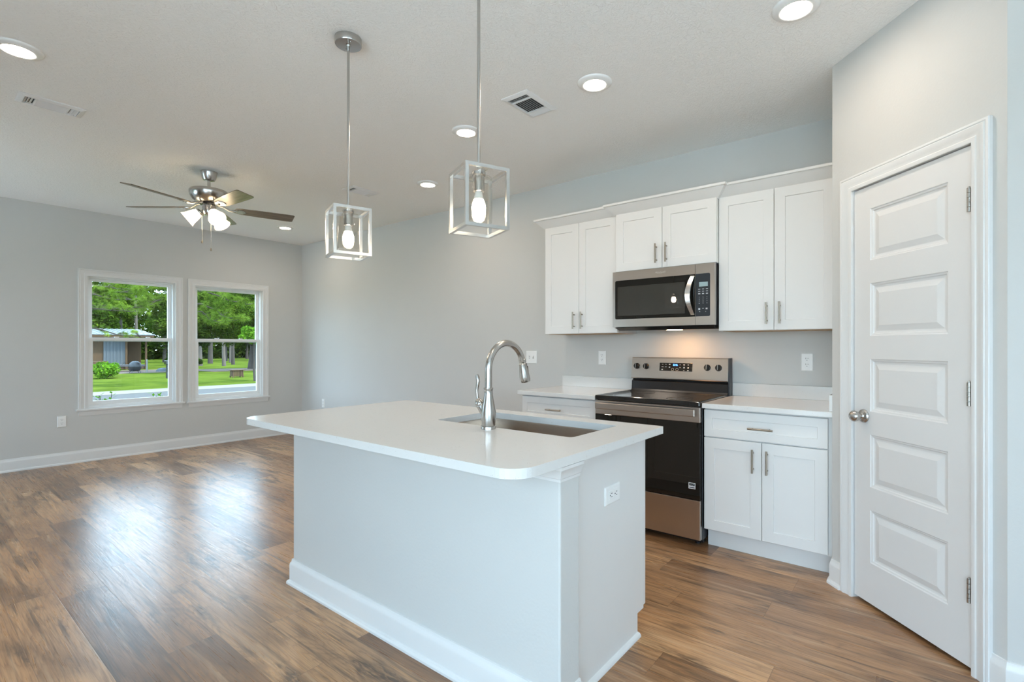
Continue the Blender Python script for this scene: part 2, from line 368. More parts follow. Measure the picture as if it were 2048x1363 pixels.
# baseboards
BB = [(0,0),(.026,0),(.026,.010),(.022,.018),(.014,.022),(.014,.098),(.012,.108),(.007,.116),(.005,.130),(0,.131)]
def base(name, path): struct(MB().sweep(path, BB).build(name, M_TRIM, smooth=True, angle=25))
base('baseboard_west', [(XW, YS), (XW, YW)])
base('baseboard_north', [(XW, YW), (-2.56, YW)])
d45 = Vector((.70711, -.70711))
P = lambda s: (DO[0]+d45.x*s, DO[1]+d45.y*s)
base('baseboard_pantry', [(DX, 3.118), (DX, DY), P(-.072)])
base('baseboard_hall', [P(.674), (RX, RY), (XE, RY)])
base('baseboard_south', [(-1.55, YS), (-4.05, YS)]); base('baseboard_south', [(-5.07, YS), (XW, YS)]); base('baseboard_east', [(XE, RY), (XE, YS)])

# ---- casing: profile (t outward, d toward viewer) round an opening in a local x-z plane whose front is -y
CAS = [(-.002,0),(-.002,.011),(.004,.013),(.014,.013),(.018,.010),(.030,.012),(.044,.019),(.052,.020),(.056,.016),(.060,.019),(.068,.018),(.070,.014),(.070,0)]
def casing(m, x0, x1, z0, z1, prof=CAS, four=False):
    cols = []
    pts = [(x0,z0,-1,-1 if four else 0),(x0,z1,-1,1),(x1,z1,1,1),(x1,z0,1,-1 if four else 0)]
    if four: pts.append(pts[0])
    for (x, z, sx_, sz_) in pts: cols.append([(x+sx_*t, -d, z+sz_*t) for t, d in prof])
    return m.rings(cols, True, not four, not four)

# ---- five panel door, local: x 0..w, z 0..h, front at y=0
def panel_door_mesh(w, h, t, panels):
    m = MB(); x0, x1 = panels[0][0], panels[0][1]
    q = lambda a, b, c, d: m.add([(a,0,b),(c,0,b),(c,0,d),(a,0,d)], [(0,1,2,3)])
    q(0,0,x0,h); q(x1,0,w,h)
    zs = [0]+[z for p in panels for z in (p[2], p[3])]+[h]
    for i in range(0, len(zs), 2): q(x0, zs[i], x1, zs[i+1])
    ring = lambda p, i, y: [(p[0]+i,y,p[2]+i),(p[1]-i,y,p[2]+i),(p[1]-i,y,p[3]-i),(p[0]+i,y,p[3]-i)]
    for p in panels:
        m.rings([ring(p, i, y) for i, y in ((0,0),(.004,.004),(.010,.005),(.014,.010),(.020,.011),(.024,.011),(.050,.003),(.053,.003))], True, False, True)
    m.add([(0,0,0),(w,0,0),(w,t,0),(0,t,0),(0,0,h),(w,0,h),(w,t,h),(0,t,h)], [(0,1,2,3),(4,7,6,5),(1,5,6,2),(0,3,7,4),(3,2,6,7)])
    return m
DP = [(.100,.498,.196,.450),(.100,.498,.561,.815),(.100,.498,.926,1.180),(.100,.498,1.291,1.545),(.100,.498,1.656,1.905)]
def panel_door(name, loc, rz, hinges=True):
    root = sempty(name, loc, rz)
    panel_door_mesh(.603, 2.015, .035, DP).build('door_slab', M_DOOR, root).location = (.001, .004, .018)
    kn = MB(); K = Matrix.Translation((.062, .004, .918)) @ Matrix.Rotation(R(90), 4, 'X')
    kn.lathe([(.0,.0),(.033,.0),(.033,.004),(.028,.010),(.016,.013),(.012,.018),(.012,.030),(.016,.034),(.024,.040),(.027,.050),(.026,.058),(.020,.066),(.010,.070),(0,.071)], 28, K)
    k = kn.build('knob', M_NICKEL, root, smooth=True); k['label'] = 'round satin nickel door knob'
    if hinges:
        for z in (.318, 1.074, 1.822):
            hm = MB(); 
            for i in range(5): hm.lathe([(.0,-.0455+i*.0185),(.0075,-.0455+i*.0185),(.0075,-.0285+i*.0185),(0,-.0285+i*.0185)], 12, Matrix.Translation((.5945, -.006, z)))
            hm.box((.5945,-.004,z-.046),(.6035,.0035,z+.046)); hm.lathe([(0,.046),(.004,.046),(.004,.051),(0,.053)], 10, Matrix.Translation((.5945,-.006,z)))
            hm.build('hinge', M_HINGE, root, smooth=True)
    return root
panel_door('door_1', DO, DRZ)
cm = casing(MB(), -.004, .608, 0, 2.040)
c = cm.build('trim_1', M_TRIM, smooth=True, angle=25); c.location = DO; c.rotation_euler = (0,0,DRZ); struct(c)
jm = MB(); jm.box((-.012,.001,0),(-.0025,.1,2.05)); jm.box((.6065,.001,0),(.616,.1,2.05)); jm.box((-.012,.001,2.0385),(.616,.1,2.05)); jm.box((-.012,.042,0),(.01,.055,2.05)); jm.box((.595,.042,0),(.616,.055,2.05))
j = jm.build('trim_2', M_TRIM); j.location = DO; j.rotation_euler = (0,0,DRZ); struct(j)
# dark pantry behind the door
# door on the far side of the room (seen only mirrored in the microwave)
D2 = (-4.25, YS, 0)
d2 = panel_door('door_2', D2, pi, hinges=False); d2.scale = (1, 1, 1)
m2 = MB(); casing(m2, -.10, .72, 0, 2.05); m2.box((-.105,.03,0),(0,.12,2.05)); m2.box((.604,.03,0),(.725,.12,2.05)); m2.box((-.105,.06,0),(.725,.14,2.09)); m2.box((-.105,.03,2.036),(.725,.12,2.09))  # includes an unseen backing slab added to block daylight behind the door
c2 = m2.build('trim_3_light_stop', M_TRIM, smooth=True, angle=25); c2.location = D2; c2.rotation_euler = (0,0,pi); struct(c2)

# ---- windows in the west wall
def dh_window(name, h):
    a, b, z0, z1 = h; root = sempty(name, (XW, a, z0)); w, H = b-a, z1-z0
    # local: x into the room = +X world; the casing is built facing -y and turned so -y -> +X
    Rm = Matrix.Rotation(R(90), 4, 'Z')
    def bld(mb, nm, mat, parent=root, bev=.0015, smooth=False):
        mm = MB(); mm.add([tuple(Rm @ Vector(p)) for p in mb.v], mb.f)
        return mm.build(nm, mat, parent, bevel=bev, smooth=smooth, angle=25)
    WC = [(-.012,0),(-.012,.012),(.0,.014),(.012,.014),(.016,.011),(.030,.013),(.044,.018),(.050,.015),(.056,.019),(.064,.018),(.066,0)]
    bld(casing(MB(), 0, w, -.005, H, WC), 'casing', M_TRIM, bev=0, smooth=True)
    # jamb lining and vinyl frame
    f = MB()
    for x0, x1, za, zb in ((0,.030,0,H),(w-.030,w,0,H),(.03,w-.03,H-.030,H),(.03,w-.03,0,.030)): f.box((x0, .02, za), (x1, .14, zb))
    bld(f, 'window_frame', M_VINYL)
    zm = H*.508
    def sash(nm, za, zb, y0, top):
        s = MB(); e = .032; sw = .034
        rails = (.028 if top else .045, .040 if top else .034)
        s.box((e, y0, za), (e+sw, y0+.03, zb)); s.box((w-e-sw, y0, za), (w-e, y0+.03, zb))
        s.box((e+sw, y0, za), (w-e-sw, y0+.03, za+(rails[1] if top else rails[0]))); s.box((e+sw, y0, zb-(rails[0] if top else rails[1])), (w-e-sw, y0+.03, zb))
        so_ = bld(s, nm, M_VINYL)
        g = MB(); g.box((e+sw-.002, y0+.013, za+.02), (w-e-sw+.002, y0+.017, zb-.02)); bld(g, 'pane', M_WIN, so_, bev=0)
        return so_
    sash('upper_sash', zm-.005, H-.03, .078, True)
    lo = sash('lower_sash', .03, zm+.038, .044, False)
    lk = MB()
    for x in (w*.33, w*.68): lk.box((x-.02, .046, zm+.038), (x+.02, .066, zm+.048))
    bld(lk, 'sash_lock', M_VINYL, lo)
    st = MB().box((-.085, -.028, -.024), (w+.085, .05, -.002)); bld(st, 'stool', M_TRIM, bev=.004)
    ap = MB().sweep([(-.06,0),(w+.06,0)], [(0,-.075),(.006,-.075),(.009,-.06),(.013,-.05),(.013,-.034),(.016,-.026),(.016,-.024),(0,-.024)])
    bld(ap, 'apron', M_TRIM, bev=0, smooth=True)
    return root
dh_window('window_1', WIN[0]); dh_window('window_2', WIN[1])
def big_window(name, plane, c, a0, a1, z0, z1, panels):
    root = sempty(name); f = MB(); g = MB(); n = panels; P_ = (lambda k, a, z: (c+k, a, z)) if plane == 'x' else (lambda k, a, z: (a, c+k, z))
    sgn = 1 if c > 0 else -1
    for (p, q, r, s) in ((a0, a0+.05, z0, z1), (a1-.05, a1, z0, z1), (a0, a1, z0, z0+.06), (a0, a1, z1-.05, z1)): f.box(P_(.02*sgn, p, r), P_(.12*sgn, q, s))
    for i in range(1, n): x = a0+(a1-a0)*i/n; f.box(P_(.03*sgn, x-.04, z0+.06), P_(.11*sgn, x+.04, z1-.05))
    f.build('window_frame', M_VINYL, root)
    for i in range(n):
        p = a0+(a1-a0)*i/n; q = a0+(a1-a0)*(i+1)/n; MB().box(P_(.066*sgn, p+.04, z0+.05), P_(.07*sgn, q-.04, z1-.04)).build('pane', M_WIN, root)
big_window('window_3', 'y', YS, -1.5, 1.7, .06, 2.2, 2)
big_window('window_5_added', 'y', YS, -7.0, -5.3, .5, 2.15, 2)  # unseen window, added to bring more daylight to the west side
big_window('window_4_added', 'x', XE, -1.4, .7, .6, 2.1, 3)  # unseen east window, added to light the surfaces facing it

# ================================================================ CABINETS
def shaker(w, h, t=.019, rail=.062, rec=.006):
    """front at y=0 facing -y, x 0..w, z 0..h"""
    m = MB(); r = lambda i, y: [(i,y,i),(w-i,y,i),(w-i,y,h-i),(i,y,h-i)]
    rr = min(rail, h*.3)
    def rq(i, j, y): return [(i,y,j),(w-i,y,j),(w-i,y,h-j),(i,y,h-j)]
    m.rings([rq(0,0,t), rq(0,0,.002), rq(.002,.002,0), rq(rail,rr,0), rq(rail+.002,rr+.002,rec), rq(rail+.004,rr+.004,rec)], True, True, True)
    return m
def pull(m, p, L, vertical, out=.032, rad=.0058):
    """bar pull centred on p, standing off toward -y"""
    x, y, z = p; d = Vector((0,0,1)) if vertical else Vector((1,0,0)); c = Vector((x, y-out, z))
    m.tube([c-d*L/2, c-d*(L/2-.0005), c+d*(L/2-.0005), c+d*L/2], rad, 12)
    for s in (-1, 1):
        q = c+d*s*(L/2-.022); m.tube([q, q+Vector((0,out,0))], .0042, 10)
    return m
def front(root, name, x0, x1, z0, z1, yf, handle=None, g=.0015, flip=False):
    """shaker front in world coordinates with an optional pull (x, z, length, vertical)"""
    m = MB(); M = Matrix.Translation((x0+g, yf, z0+g))
    if flip: M = Matrix.Translation((x1-g, yf, z0+g)) @ Matrix.Rotation(pi, 4, 'Z')
    w, h = x1-x0-2*g, z1-z0-2*g
    s = shaker(w, h, rail=.062 if h > .2 else .05); m.add(s.v, s.f, M)
    d = m.build(name, M_CAB, root, world=True)
    if handle:
        hm = MB(); hx, hz, L, v = handle
        if flip:
            t = pull(MB(), (0,0,0), L, v); hm.add(t.v, t.f, Matrix.Translation((hx, yf, hz)) @ Matrix.Rotation(pi, 4, 'Z'))
        else: pull(hm, (hx, yf, hz), L, v)
        k = hm.build('handle', M_PULL, d, world=True, smooth=True); k['label'] = 'slim dark nickel bar handle'
    return d
CR = [(0,0),(.004,0),(.012,.006),(.060,.056),(.064,.062),(.074,.063),(.076,.066),(.076,.079),(0,.079)]
def wall_cab(label, x0, x1, z0, z1, yf, split, hz, crown, filler=None):
    root = thing('wall_cabinet', label, 'cabinet', ((x0+x1)/2, YW, z0))
    bm_ = MB().box((x0, yf+.021, z0), (x1, YW-.001, z1))
    if filler: bm_.box((x1, yf+.02, z0), (filler, yf+.05, z1))
    bm_.build('cabinet_body', M_CAB, root, world=True, bevel=.001)
    MB().box((x0+.02, yf+.03, z0-.0015), (x1-.02, YW-.004, z0+.0005)).build('underside', M_ROSEW, root, world=True)
    front(root, 'door', x0, split, z0, z1, yf, (split-.040, hz, .138, True)); front(root, 'door', split, x1, z0, z1, yf, (split+.036, hz, .138, True))
    cr = MB().sweep(crown, [(d, z1-.008+z) for d, z in CR]); cr.build('crown_molding', M_CAB, root, world=True, smooth=True, angle=20)
    return root
ZT = 2.262
wall_cab('white two-door wall cabinet hanging left of the microwave', -2.545, -1.853, 1.362, ZT, 3.44, -2.205, 1.469,
    [(-2.545, YW-.002), (-2.545, 3.452), (-1.853, 3.452)])
wall_cab('short white two-door cabinet above the microwave', -1.850, -1.088, 1.822, ZT, 3.405, -1.476, 1.928,
    [(-1.850, 3.47), (-1.850, 3.417), (-1.088, 3.417), (-1.088, 3.47)])
wall_cab('tall white two-door wall cabinet between the microwave and pantry wall', -1.0872, -.402, 1.362, ZT, 3.44, -.741, 1.470,
    [(-1.0872, 3.452), (-.378, 3.452)], filler=-.378)
def base_cab(label, x0, x1, split, hd, hz, filler=None, left_panel=False):
    root = thing('base_cabinet', label, 'cabinet', ((x0+x1)/2, 3.45, 0)); yf = 3.13; top = .874
    b = MB().box((x0, yf+.021, .113), (x1, YW-.002, top))
    if filler: b.box((x1, yf+.018, .113), (filler, yf+.05, top))
    b.build('cabinet_body', M_CAB, root, world=True, bevel=.001)
    MB().box((x0+.002, 3.206, 0), (filler or x1, 3.222, .113)).build('toe_kick', M_CAB, root, world=True)
    front(root, 'drawer', x0, x1, .698, .866, yf, (hd, .774, .138, False))
    front(root, 'door', x0, split, .120, .694, yf, (split-.046, hz, .138, True)); front(root, 'door', split, x1, .120, .694, yf, (split+.032, hz, .138, True))
    return root
base_cab('white base cabinet left of the range behind the island', -2.545, -1.858, -2.20, -2.222, .584)
base_cab('white base cabinet with drawer and two doors right of the range', -1.080, -.402, -.741, -.744, .584, filler=-.379)
# counters with their splashes
def counter(label, x0, x1, end_splash=None):
    root = thing('countertop', label, 'countertop', ((x0+x1)/2, 3.43, .875))
    MB().box((x0, 3.105, .8745), (x1, YW-.0015, .905)).build('worktop', M_QUARTZ, root, world=True, bevel=.003)
    MB().box((x0 if not end_splash else x0, YW-.022, .905), (x1-(.021 if end_splash else 0), YW-.0015, .995)).build('backsplash', M_QUARTZ, root, world=True, bevel=.002)
    if end_splash: MB().box((x1-.020, 3.125, .905), (x1, YW-.0015, .995)).build('side_splash', M_QUARTZ, root, world=True, bevel=.002)
counter('short white speckled countertop with low backsplash left of the range', -2.575, -1.8535)
counter('white speckled countertop with backsplash and side splash beside the pantry wall', -1.084, -.3775, True)

# ================================================================ ISLAND
isl = thing('kitchen_island', 'white kitchen island with pale drywall half wall and white end panel', 'island', (-1.8, 1.7, 0))
KX0, KX1, KY0, KY1 = -2.650, -.924, 1.330, 1.446
MB().box((KX0, KY0, 0), (KX1, KY1, .873)).build('half_wall', M_WALL, isl, world=True, bevel=.006)
MB().sweep([(KX0, 1.75), (KX0, KY0), (KX1, KY0), (KX1, KY1)], BB).build('baseboard', M_TRIM, isl, world=True, smooth=True, angle=25)
# end panel with a toe notch, far end panel, bottom, back
ep = MB(); o = [(KY1, 0), (2.002, 0), (2.002, .097), (2.061, .097), (2.061, .873), (KY1, .873)]
ep.add([(-.98, y, z) for y, z in o]+[(-.998, y, z) for y, z in o], [(0,1,2,3,4,5),(11,10,9,8,7,6)]+[(i,(i+1)%6,6+(i+1)%6,6+i) for i in range(6)])
ep.build('end_panel', M_CAB, isl, world=True, bevel=.001)
e2 = MB(); e2.add([(-2.60, y, z) for y, z in o]+[(-2.582, y, z) for y, z in o], [(0,1,2,3,4,5),(11,10,9,8,7,6)]+[(i,(i+1)%6,6+(i+1)%6,6+i) for i in range(6)])
e2.build('end_panel', M_CAB, isl, world=True)
cbm = MB().box((-2.582, KY1, .10), (-.998, 2.05, .115)); cbm.box((-2.582, 2.0, 0), (-.998, 2.012, .10)); cbm.box((-2.582, 2.048, .115), (-.998, 2.066, .14)); cbm.box((-2.582, 2.048, .84), (-.998, 2.066, .873))
for x in (-1.0, -1.42, -1.92, -2.58): cbm.box((x-.02, 2.048, .115), (x, 2.066, .873))
cbm.build('cabinet_carcass', M_CAB, isl, world=True)
MB().sweep([(-.98, KY1), (-.98, 2.004)], [(0,0),(.016,0),(.015,.008),(.010,.014),(0,.018)]).build('shoe_molding', M_TRIM, isl, world=True, smooth=True)
YB = 2.087
front(isl, 'door', -1.42, -.982, .106, .870, YB, (-1.10, .655, .138, False), flip=True)
front(isl, 'door', -1.92, -1.42, .106, .870, YB, (-1.46, .66, .138, True), flip=True)
front(isl, 'drawer', -2.58, -1.92, .70, .870, YB, (-2.25, .785, .138, False), flip=True)
front(isl, 'door', -2.58, -2.25, .106, .695, YB, (-2.29, .60, .138, True), flip=True)
front(isl, 'door', -2.25, -1.92, .106, .695, YB, (-2.21, .60, .138, True), flip=True)
CRI = [(0,.820),(.004,.820),(.005,.829),(.008,.832),(.009,.838),(.015,.856),(.019,.862),(.020,.873),(0,.873)]
MB().sweep([(KX0+.30, KY0), (KX1, KY0), (KX1, KY1)], CRI).build('crown_molding', M_TRIM, isl, world=True, smooth=True, angle=25)

def island_top():
    x0, x1, y0, y1, z0, z1 = -2.690, -.903, 1.088, 2.106, .8745, .905
    outer = rrect(x0, y0, x1, y1, [.075, .085, .012, .012], 8)
    inner = rrect(SX0, SY0, SX1, SY1, .022, 4)
    bm = bmesh.new(); loops = {}
    for key, z in (('t', z1), ('b', z0)):
        lo = [bm.verts.new((*p, z)) for p in outer]; li = [bm.verts.new((*p, z)) for p in inner]; ed = []
        for L_ in (lo, li):
            for i in range(len(L_)): ed.append(bm.edges.new((L_[i], L_[(i+1) % len(L_)])))
        bmesh.ops.triangle_fill(bm, use_beauty=True, edges=ed); loops[key] = (lo, li)
    for k in (0, 1):
        A, B = loops['b'][k], loops['t'][k]; n = len(A)
        for i in range(n): bm.faces.new((A[i], A[(i+1)%n], B[(i+1)%n], B[i]))
    bmesh.ops.recalc_face_normals(bm, faces=bm.faces)
    me = bpy.data.meshes.new('island_countertop'); bm.to_mesh(me); bm.free(); me.materials.append(M_QUARTZ)
    o = bpy.data.objects.new('island_countertop', me); COL.objects.link(o)
    b = o.modifiers.new('edge', 'BEVEL'); b.width = .0035; b.segments = 2; b.limit_method = 'ANGLE'; b.angle_limit = R(40)
    return tag(o, 'large white speckled countertop with rounded corners on the island', 'countertop')
SX0, SX1, SY0, SY1 = -1.858, -1.075, 1.628, 2.000
island_top()
# sink
sk = thing('sink', 'rectangular stainless steel sink set under the island countertop', 'sink', ((SX0+SX1)/2, (SY0+SY1)/2, .65))
def rr_(i, z): return [(x, y, z) for x, y in rrect(SX0+i, SY0+i, SX1-i, SY1-i, max(.02, .03-i*.2), 4)]
sb = MB().rings([rr_(-.018, .8735), rr_(-.003, .8735), rr_(-.002, .868), rr_(.002, .68), rr_(.012, .662), rr_(.03, .655)], True, False, True)
sb.build('basin', M_SINK, sk, world=True, smooth=True)
MB().lathe([(0,.6565),(.02,.6565),(.022,.658),(.042,.658),(.044,.6555)], 24, Matrix.Translation((-1.46, 1.85, 0))).build('drain', M_NICKEL, sk, world=True, smooth=True)
# faucet
FX, FY, FZ = -1.475, 1.585, .905
fa = thing('faucet', 'brushed nickel gooseneck faucet with pull-down spray on the island', 'faucet', (FX, FY, FZ))
MB().lathe([(0,0),(.0325,0),(.0325,.010),(.031,.013),(.029,.014)], 32).build('base_ring', M_NICKEL, fa, smooth=True)
MB().lathe([(.028,.0135),(.0305,.03),(.0318,.055),(.031,.075),(.0275,.100),(.022,.125),(.0185,.148),(.0178,.160),(.0185,.166),(.0205,.172),(.0205,.176),(.016,.177)], 32).build('body', M_NICKEL, fa, smooth=True)
pts = [(0, 0, .172), (0, 0, .21), (0, 0, .25)]; r_ = .118; zc_ = .250
for k in range(1, 21):
    a = R(180-k*8.0); pts.append((0, r_+r_*cos(a), zc_+r_*sin(a)))
MB().tube(pts, .0150, 16).build('spout', M_NICKEL, fa, smooth=True)
tip = Vector(pts[-1]); dr = (Vector(pts[-1])-Vector(pts[-2])).normalized()
dr = Vector((0, dr.y*.55, dr.z)).normalized()
SM = Matrix.Translation(tip) @ dr.to_track_quat('Z', 'Y').to_matrix().to_4x4()
sh = MB().lathe([(.0135,-.006),(.0165,-.004),(.0168,.010),(.0150,.013),(.0150,.015),(.0175,.018),(.0178,.03),(.0205,.05),(.0240,.078),(.0245,.095),(.0225,.104),(.018,.106),(0,.106)], 28, SM).build('spray_head', M_NICKEL, fa, smooth=True)
bt = MB().box((-.006, -.006, .042), (.006, .006, .082), SM @ Matrix.Translation((0, .0215 if True else 0, 0)))
bt = MB(); 
side = 1 if (SM.to_3x3() @ Vector((0,1,0))).y > 0 else -1
bt.box((-.007, side*.017, .035), (.007, side*.028, .085), SM); bt.box((-.005, side*.02, .022), (.005, side*.026, .036), SM)
bt.build('spray_button', M_BLACK, sh, bevel=.002)
hm = MB(); HM = Matrix.Translation((-.018, 0, .062)) @ Matrix.Rotation(R(-38), 4, 'Y')
hm.lathe([(.0175,-.012),(.0185,.02),(.019,.038),(.0195,.042),(.0180,.045),(.0195,.048),(.0195,.056),(.0175,.066),(.012,.074),(.0075,.078),(0,.079)], 24, HM)
e = HM @ Vector((0,0,.072))
hm.tube([e, e+Vector((-.004,0,.018)), e+Vector((-.007,0,.038)), e+Vector((-.004,0,.060)), e+Vector((.001,0,.080)), e+Vector((-.002,0,.098)), e+Vector((-.008,0,.110))], [.0085,.0065,.0065,.0075,.0085,.0090,.0075], 12)
hm.build('handle', M_NICKEL, fa, smooth=True)

# ================================================================ RANGE
rg = thing('range', 'freestanding stainless electric range with black glass top and oven door', 'range', (-1.469, 3.42, 0))
X0, X1 = -1.849, -1.089
b = MB(); b.box((X0+.002, 3.135, .04), (X1-.002, 3.72, .885)); b.build('body', M_DGREY, rg, world=True, bevel=.002)
for x in (X0+.05, X1-.05):
    for y in (3.19, 3.66): MB().lathe([(0,0),(.018,0),(.018,.012),(.010,.014),(.010,.04)], 12, Matrix.Translation((x, y, 0))).build('foot', M_BLACK, rg, world=True)
ct = MB(); ct.rings([[(x,y,z) for x,y in rrect(X0-q, 3.092-q, X1+q, 3.66, [.012,.012,.002,.002], 4)] for q, z in ((-.004,.882),(0,.886),(0,.910),(-.003,.914),(-.012,.9145),(-.016,.912))], True, True, True)
cto = ct.build('cooktop', M_BGLASS, rg, world=True, smooth=True, angle=30)
rings_m = pbr('burner_print', (.075,.075,.075), .12)
for x, y, r in ((-1.66, 3.24, .105), (-1.28, 3.24, .085), (-1.66, 3.50, .08), (-1.28, 3.50, .10)):
    MB().lathe([(r-.002,.9121),(r,.9123),(r+.002,.9121)], 48, Matrix.Translation((x,y,0))).build('burner_ring', rings_m, cto, world=True)
# back guard
bg_ = MB(); bg_.rings([[(X0+.004,y,z),(X1-.004,y,z)] for y, z in ((3.655,.9125),(3.662,.925),(3.668,.985),(3.69,.998),(3.69,1.0))], False)
bg_.box((X0+.004, 3.692, .885), (X1-.004, 3.735, 1.002)); bgo = bg_.build('back_riser', M_BLACK, rg, world=True)
cpn = MB(); o = [(3.735,1.004),(3.672,1.004),(3.668,1.010),(3.668,1.018),(3.690,1.168),(3.696,1.172),(3.735,1.172)]
n_ = len(o); cpn.add([(X0-.004,y,z) for y,z in o]+[(X1-.006,y,z) for y,z in o], [tuple(range(n_)), tuple(range(2*n_-1,n_-1,-1))]+[(i,(i+1)%n_,n_+(i+1)%n_,n_+i) for i in range(n_)])
cp = cpn.build('control_panel', M_STEEL, rg, world=True, bevel=.0015)
MB().box((X1-.006, 3.68, .89), (X1+.004, 3.745, 1.174)).build('end_cap', M_DGREY, rg, world=True)
TILT = math.atan2(.022, .150)
def onpanel(x, z, out=0):
    """frame on the sloped control panel: local x = right, y = up the panel, z = out of it"""
    y = 3.668+(z-1.018)*.022/.150
    return Matrix.Translation((x, y, z)) @ Matrix.Rotation(R(90)-TILT, 4, 'X') @ Matrix.Translation((0,0,out))
for x in (-1.806, -1.726, -1.243, -1.162):
    km = MB().lathe([(.0235,0),(.0235,.003),(.021,.005),(.0205,.020),(.018,.024),(0,.024)], 28, onpanel(x, 1.102)); km.box((-.0055,-.019,.018),(.0055,.019,.034), onpanel(x, 1.102))
    ko = km.build('knob', M_BLACK, cp, world=True, smooth=True)
    MB().box((.0005,-.017,.0345),(.0032,.019,.0350), onpanel(x, 1.102)).build('pointer', M_INK, ko, world=True)
dp = MB().box((-.130, -.031, 0), (.130, .031, .0016), onpanel(-1.485, 1.101)).build('display', M_BGLASS, cp, world=True, bevel=.001)
def wloc(p):
    off = Vector((0,0,0))
    while p: off += p.location; p = p.parent
    return off
def on(M, parent): return Matrix.Translation(-wloc(parent)) @ M
text('clock_digits', '8:46', .021, on(onpanel(-1.487, 1.117, .002), dp), M_BLUE, dp)
for dx, dz, w_, h_ in ((-.105,.020,.010,.003),(-.078,.020,.010,.003),(-.048,.020,.011,.007),(-.105,.000,.016,.003),(-.078,.000,.014,.003),(-.048,-.002,.010,.007),(-.107,-.021,.011,.006),
    (.035,.018,.006,.004),(.066,.018,.013,.006),(.098,.018,.010,.004),(.035,-.003,.006,.004),(.066,-.003,.010,.010),(.098,-.004,.010,.009),(.066,-.025,.011,.003),(.098,-.024,.013,.006)):
    MB().box((dx-w_/2, dz-h_/2, .0016), (dx+w_/2, dz+h_/2, .0020), onpanel(-1.485, 1.101)).build('key_icon', M_INK, dp, world=True)
for dx in (-.023, .012):
    ik = MB(); ik.lathe([(.0090,.0016),(.0090,.0020),(.0104,.0020),(.0104,.0016)], 24, onpanel(-1.485+dx, 1.083)); ik.build('key_icon', M_INK, dp, world=True)
# door
od = MB(); od.box((X0+.003, 3.098, .782), (X1-.003, 3.130, .876)); odo = od.build('oven_door', M_STEEL, rg, world=True, bevel=.002)
MB().box((X0+.003, 3.099, .298), (X1-.003, 3.130, .781)).build('door_glass', M_OVENG, odo, world=True, bevel=.0015)
hd = MB(); hd.box((X0+.026, 3.052, .822), (X1-.024, 3.066, .866))
for x in (X0+.05, X1-.07): hd.box((x, 3.062, .832), (x+.03, 3.10, .856))
hd.build('handle', M_STEEL, odo, world=True, bevel=.004)
stk = MB().box((-1.166, 3.0986, .364), (-1.122, 3.0992, .402)).build('energy_sticker', pbr('white_label', (.75,.75,.77), .4), odo, world=True)
sp = MB(); sp.box((-1.162, 3.0982, .382), (-1.126, 3.0986, .398)); sp.box((-1.162, 3.0982, .369), (-1.126, 3.0986, .375))
sp.build('sticker_print', M_PANEL, stk, world=True)
sw_ = MB(); sw_.tube([(-1.160,3.0982,.386),(-1.150,3.0982,.3875),(-1.140,3.0982,.387),(-1.134,3.0982,.391),(-1.130,3.0982,.395)], .0011, 6); sw_.build('sticker_mark', M_INK, stk, world=True)
MB().box((X0+.003, 3.102, .046), (X1-.003, 3.134, .293)).build('drawer', M_STEEL, rg, world=True, bevel=.003)
MB().box((X0+.01, 3.16, .018), (X1-.004, 3.20, .046)).build('kick_strip', M_BLACK, rg, world=True)

# ================================================================ MICROWAVE
mw = thing('microwave', 'stainless over-the-range microwave with dark glass door and keypad', 'microwave', (-1.469, 3.58, 1.40))
X0, X1, Y0 = -1.858, -1.092, 3.375
MB().box((X0+.008, Y0+.028, 1.402), (X1-.004, YW-.003, 1.8195)).build('body', M_DGREY, mw, world=True, bevel=.002)
bot = MB(); bot.add([(X0+.012,Y0+.01,1.400),(X1-.01,Y0+.01,1.400),(X1-.01,YW-.02,1.400),(X0+.012,YW-.02,1.400),(X0+.03,Y0+.05,1.378),(X1-.01,Y0+.05,1.378),(X1-.01,YW-.05,1.385),(X0+.03,YW-.05,1.385)],
    [(0,1,5,4),(1,2,6,5),(2,3,7,6),(3,0,4,7),(4,5,6,7),(0,3,2,1)]); bot.build('bottom_grille', M_BLACK, mw, world=True)
MB().box((-1.48, 3.50, 1.3778), (-1.38, 3.55, 1.3790)).build('task_lamp', M_HOODL, mw, world=True)
XS = -1.222
def frame_plate(m, x0, x1, z0, z1, hx0, hx1, hz0, hz1, rad, y, t):
    out = [(x0,z0),(x1,z0),(x1,z1),(x0,z1)]; inn = rrect(hx0, hz0, hx1, hz1, rad, 4); n = len(inn)
    q = n//4
    vs = [(x,y,z) for x,z in out]+[(x,y,z) for x,z in inn]+[(x,y+t,z) for x,z in inn]+[(x,y+t,z) for x,z in out]
    fs = []
    for c_ in range(4):
        seg = list(range(c_*q, c_*q+q))
        for i in range(len(seg)-1): fs.append((c_, 4+seg[i], 4+seg[i+1]))
        fs.append((c_, 4+seg[-1], 4+(seg[-1]+1) % n, (c_+1) % 4))
    for i in range(n): fs.append((4+i, 4+n+i, 4+n+(i+1)%n, 4+(i+1)%n))
    for i in range(4): fs.append((i, (i+1)%4, 4+2*n+(i+1)%4, 4+2*n+i))
    return m.add(vs, fs)
do = frame_plate(MB(), X0, XS-.001, 1.404, 1.818, X0+.020, XS-.001-.0005, 1.462, 1.752, [.012,.0005,.0005,.012], Y0, .028).build('door', M_STEEL, mw, world=True)
MB().box((X0+.016, Y0+.003, 1.458), (XS-.0012, Y0+.02, 1.756)).build('door_glass', M_OVENG, do, world=True)
wsc = MB().box((X0+.040, Y0+.0022, 1.487), (XS-.075, Y0+.0032, 1.705)).build('window_screen', pbr('window_mesh_tint', (.035,.034,.03), .01, spec=.7, coat=.7), do, world=True)
hb = MB(); rr = []
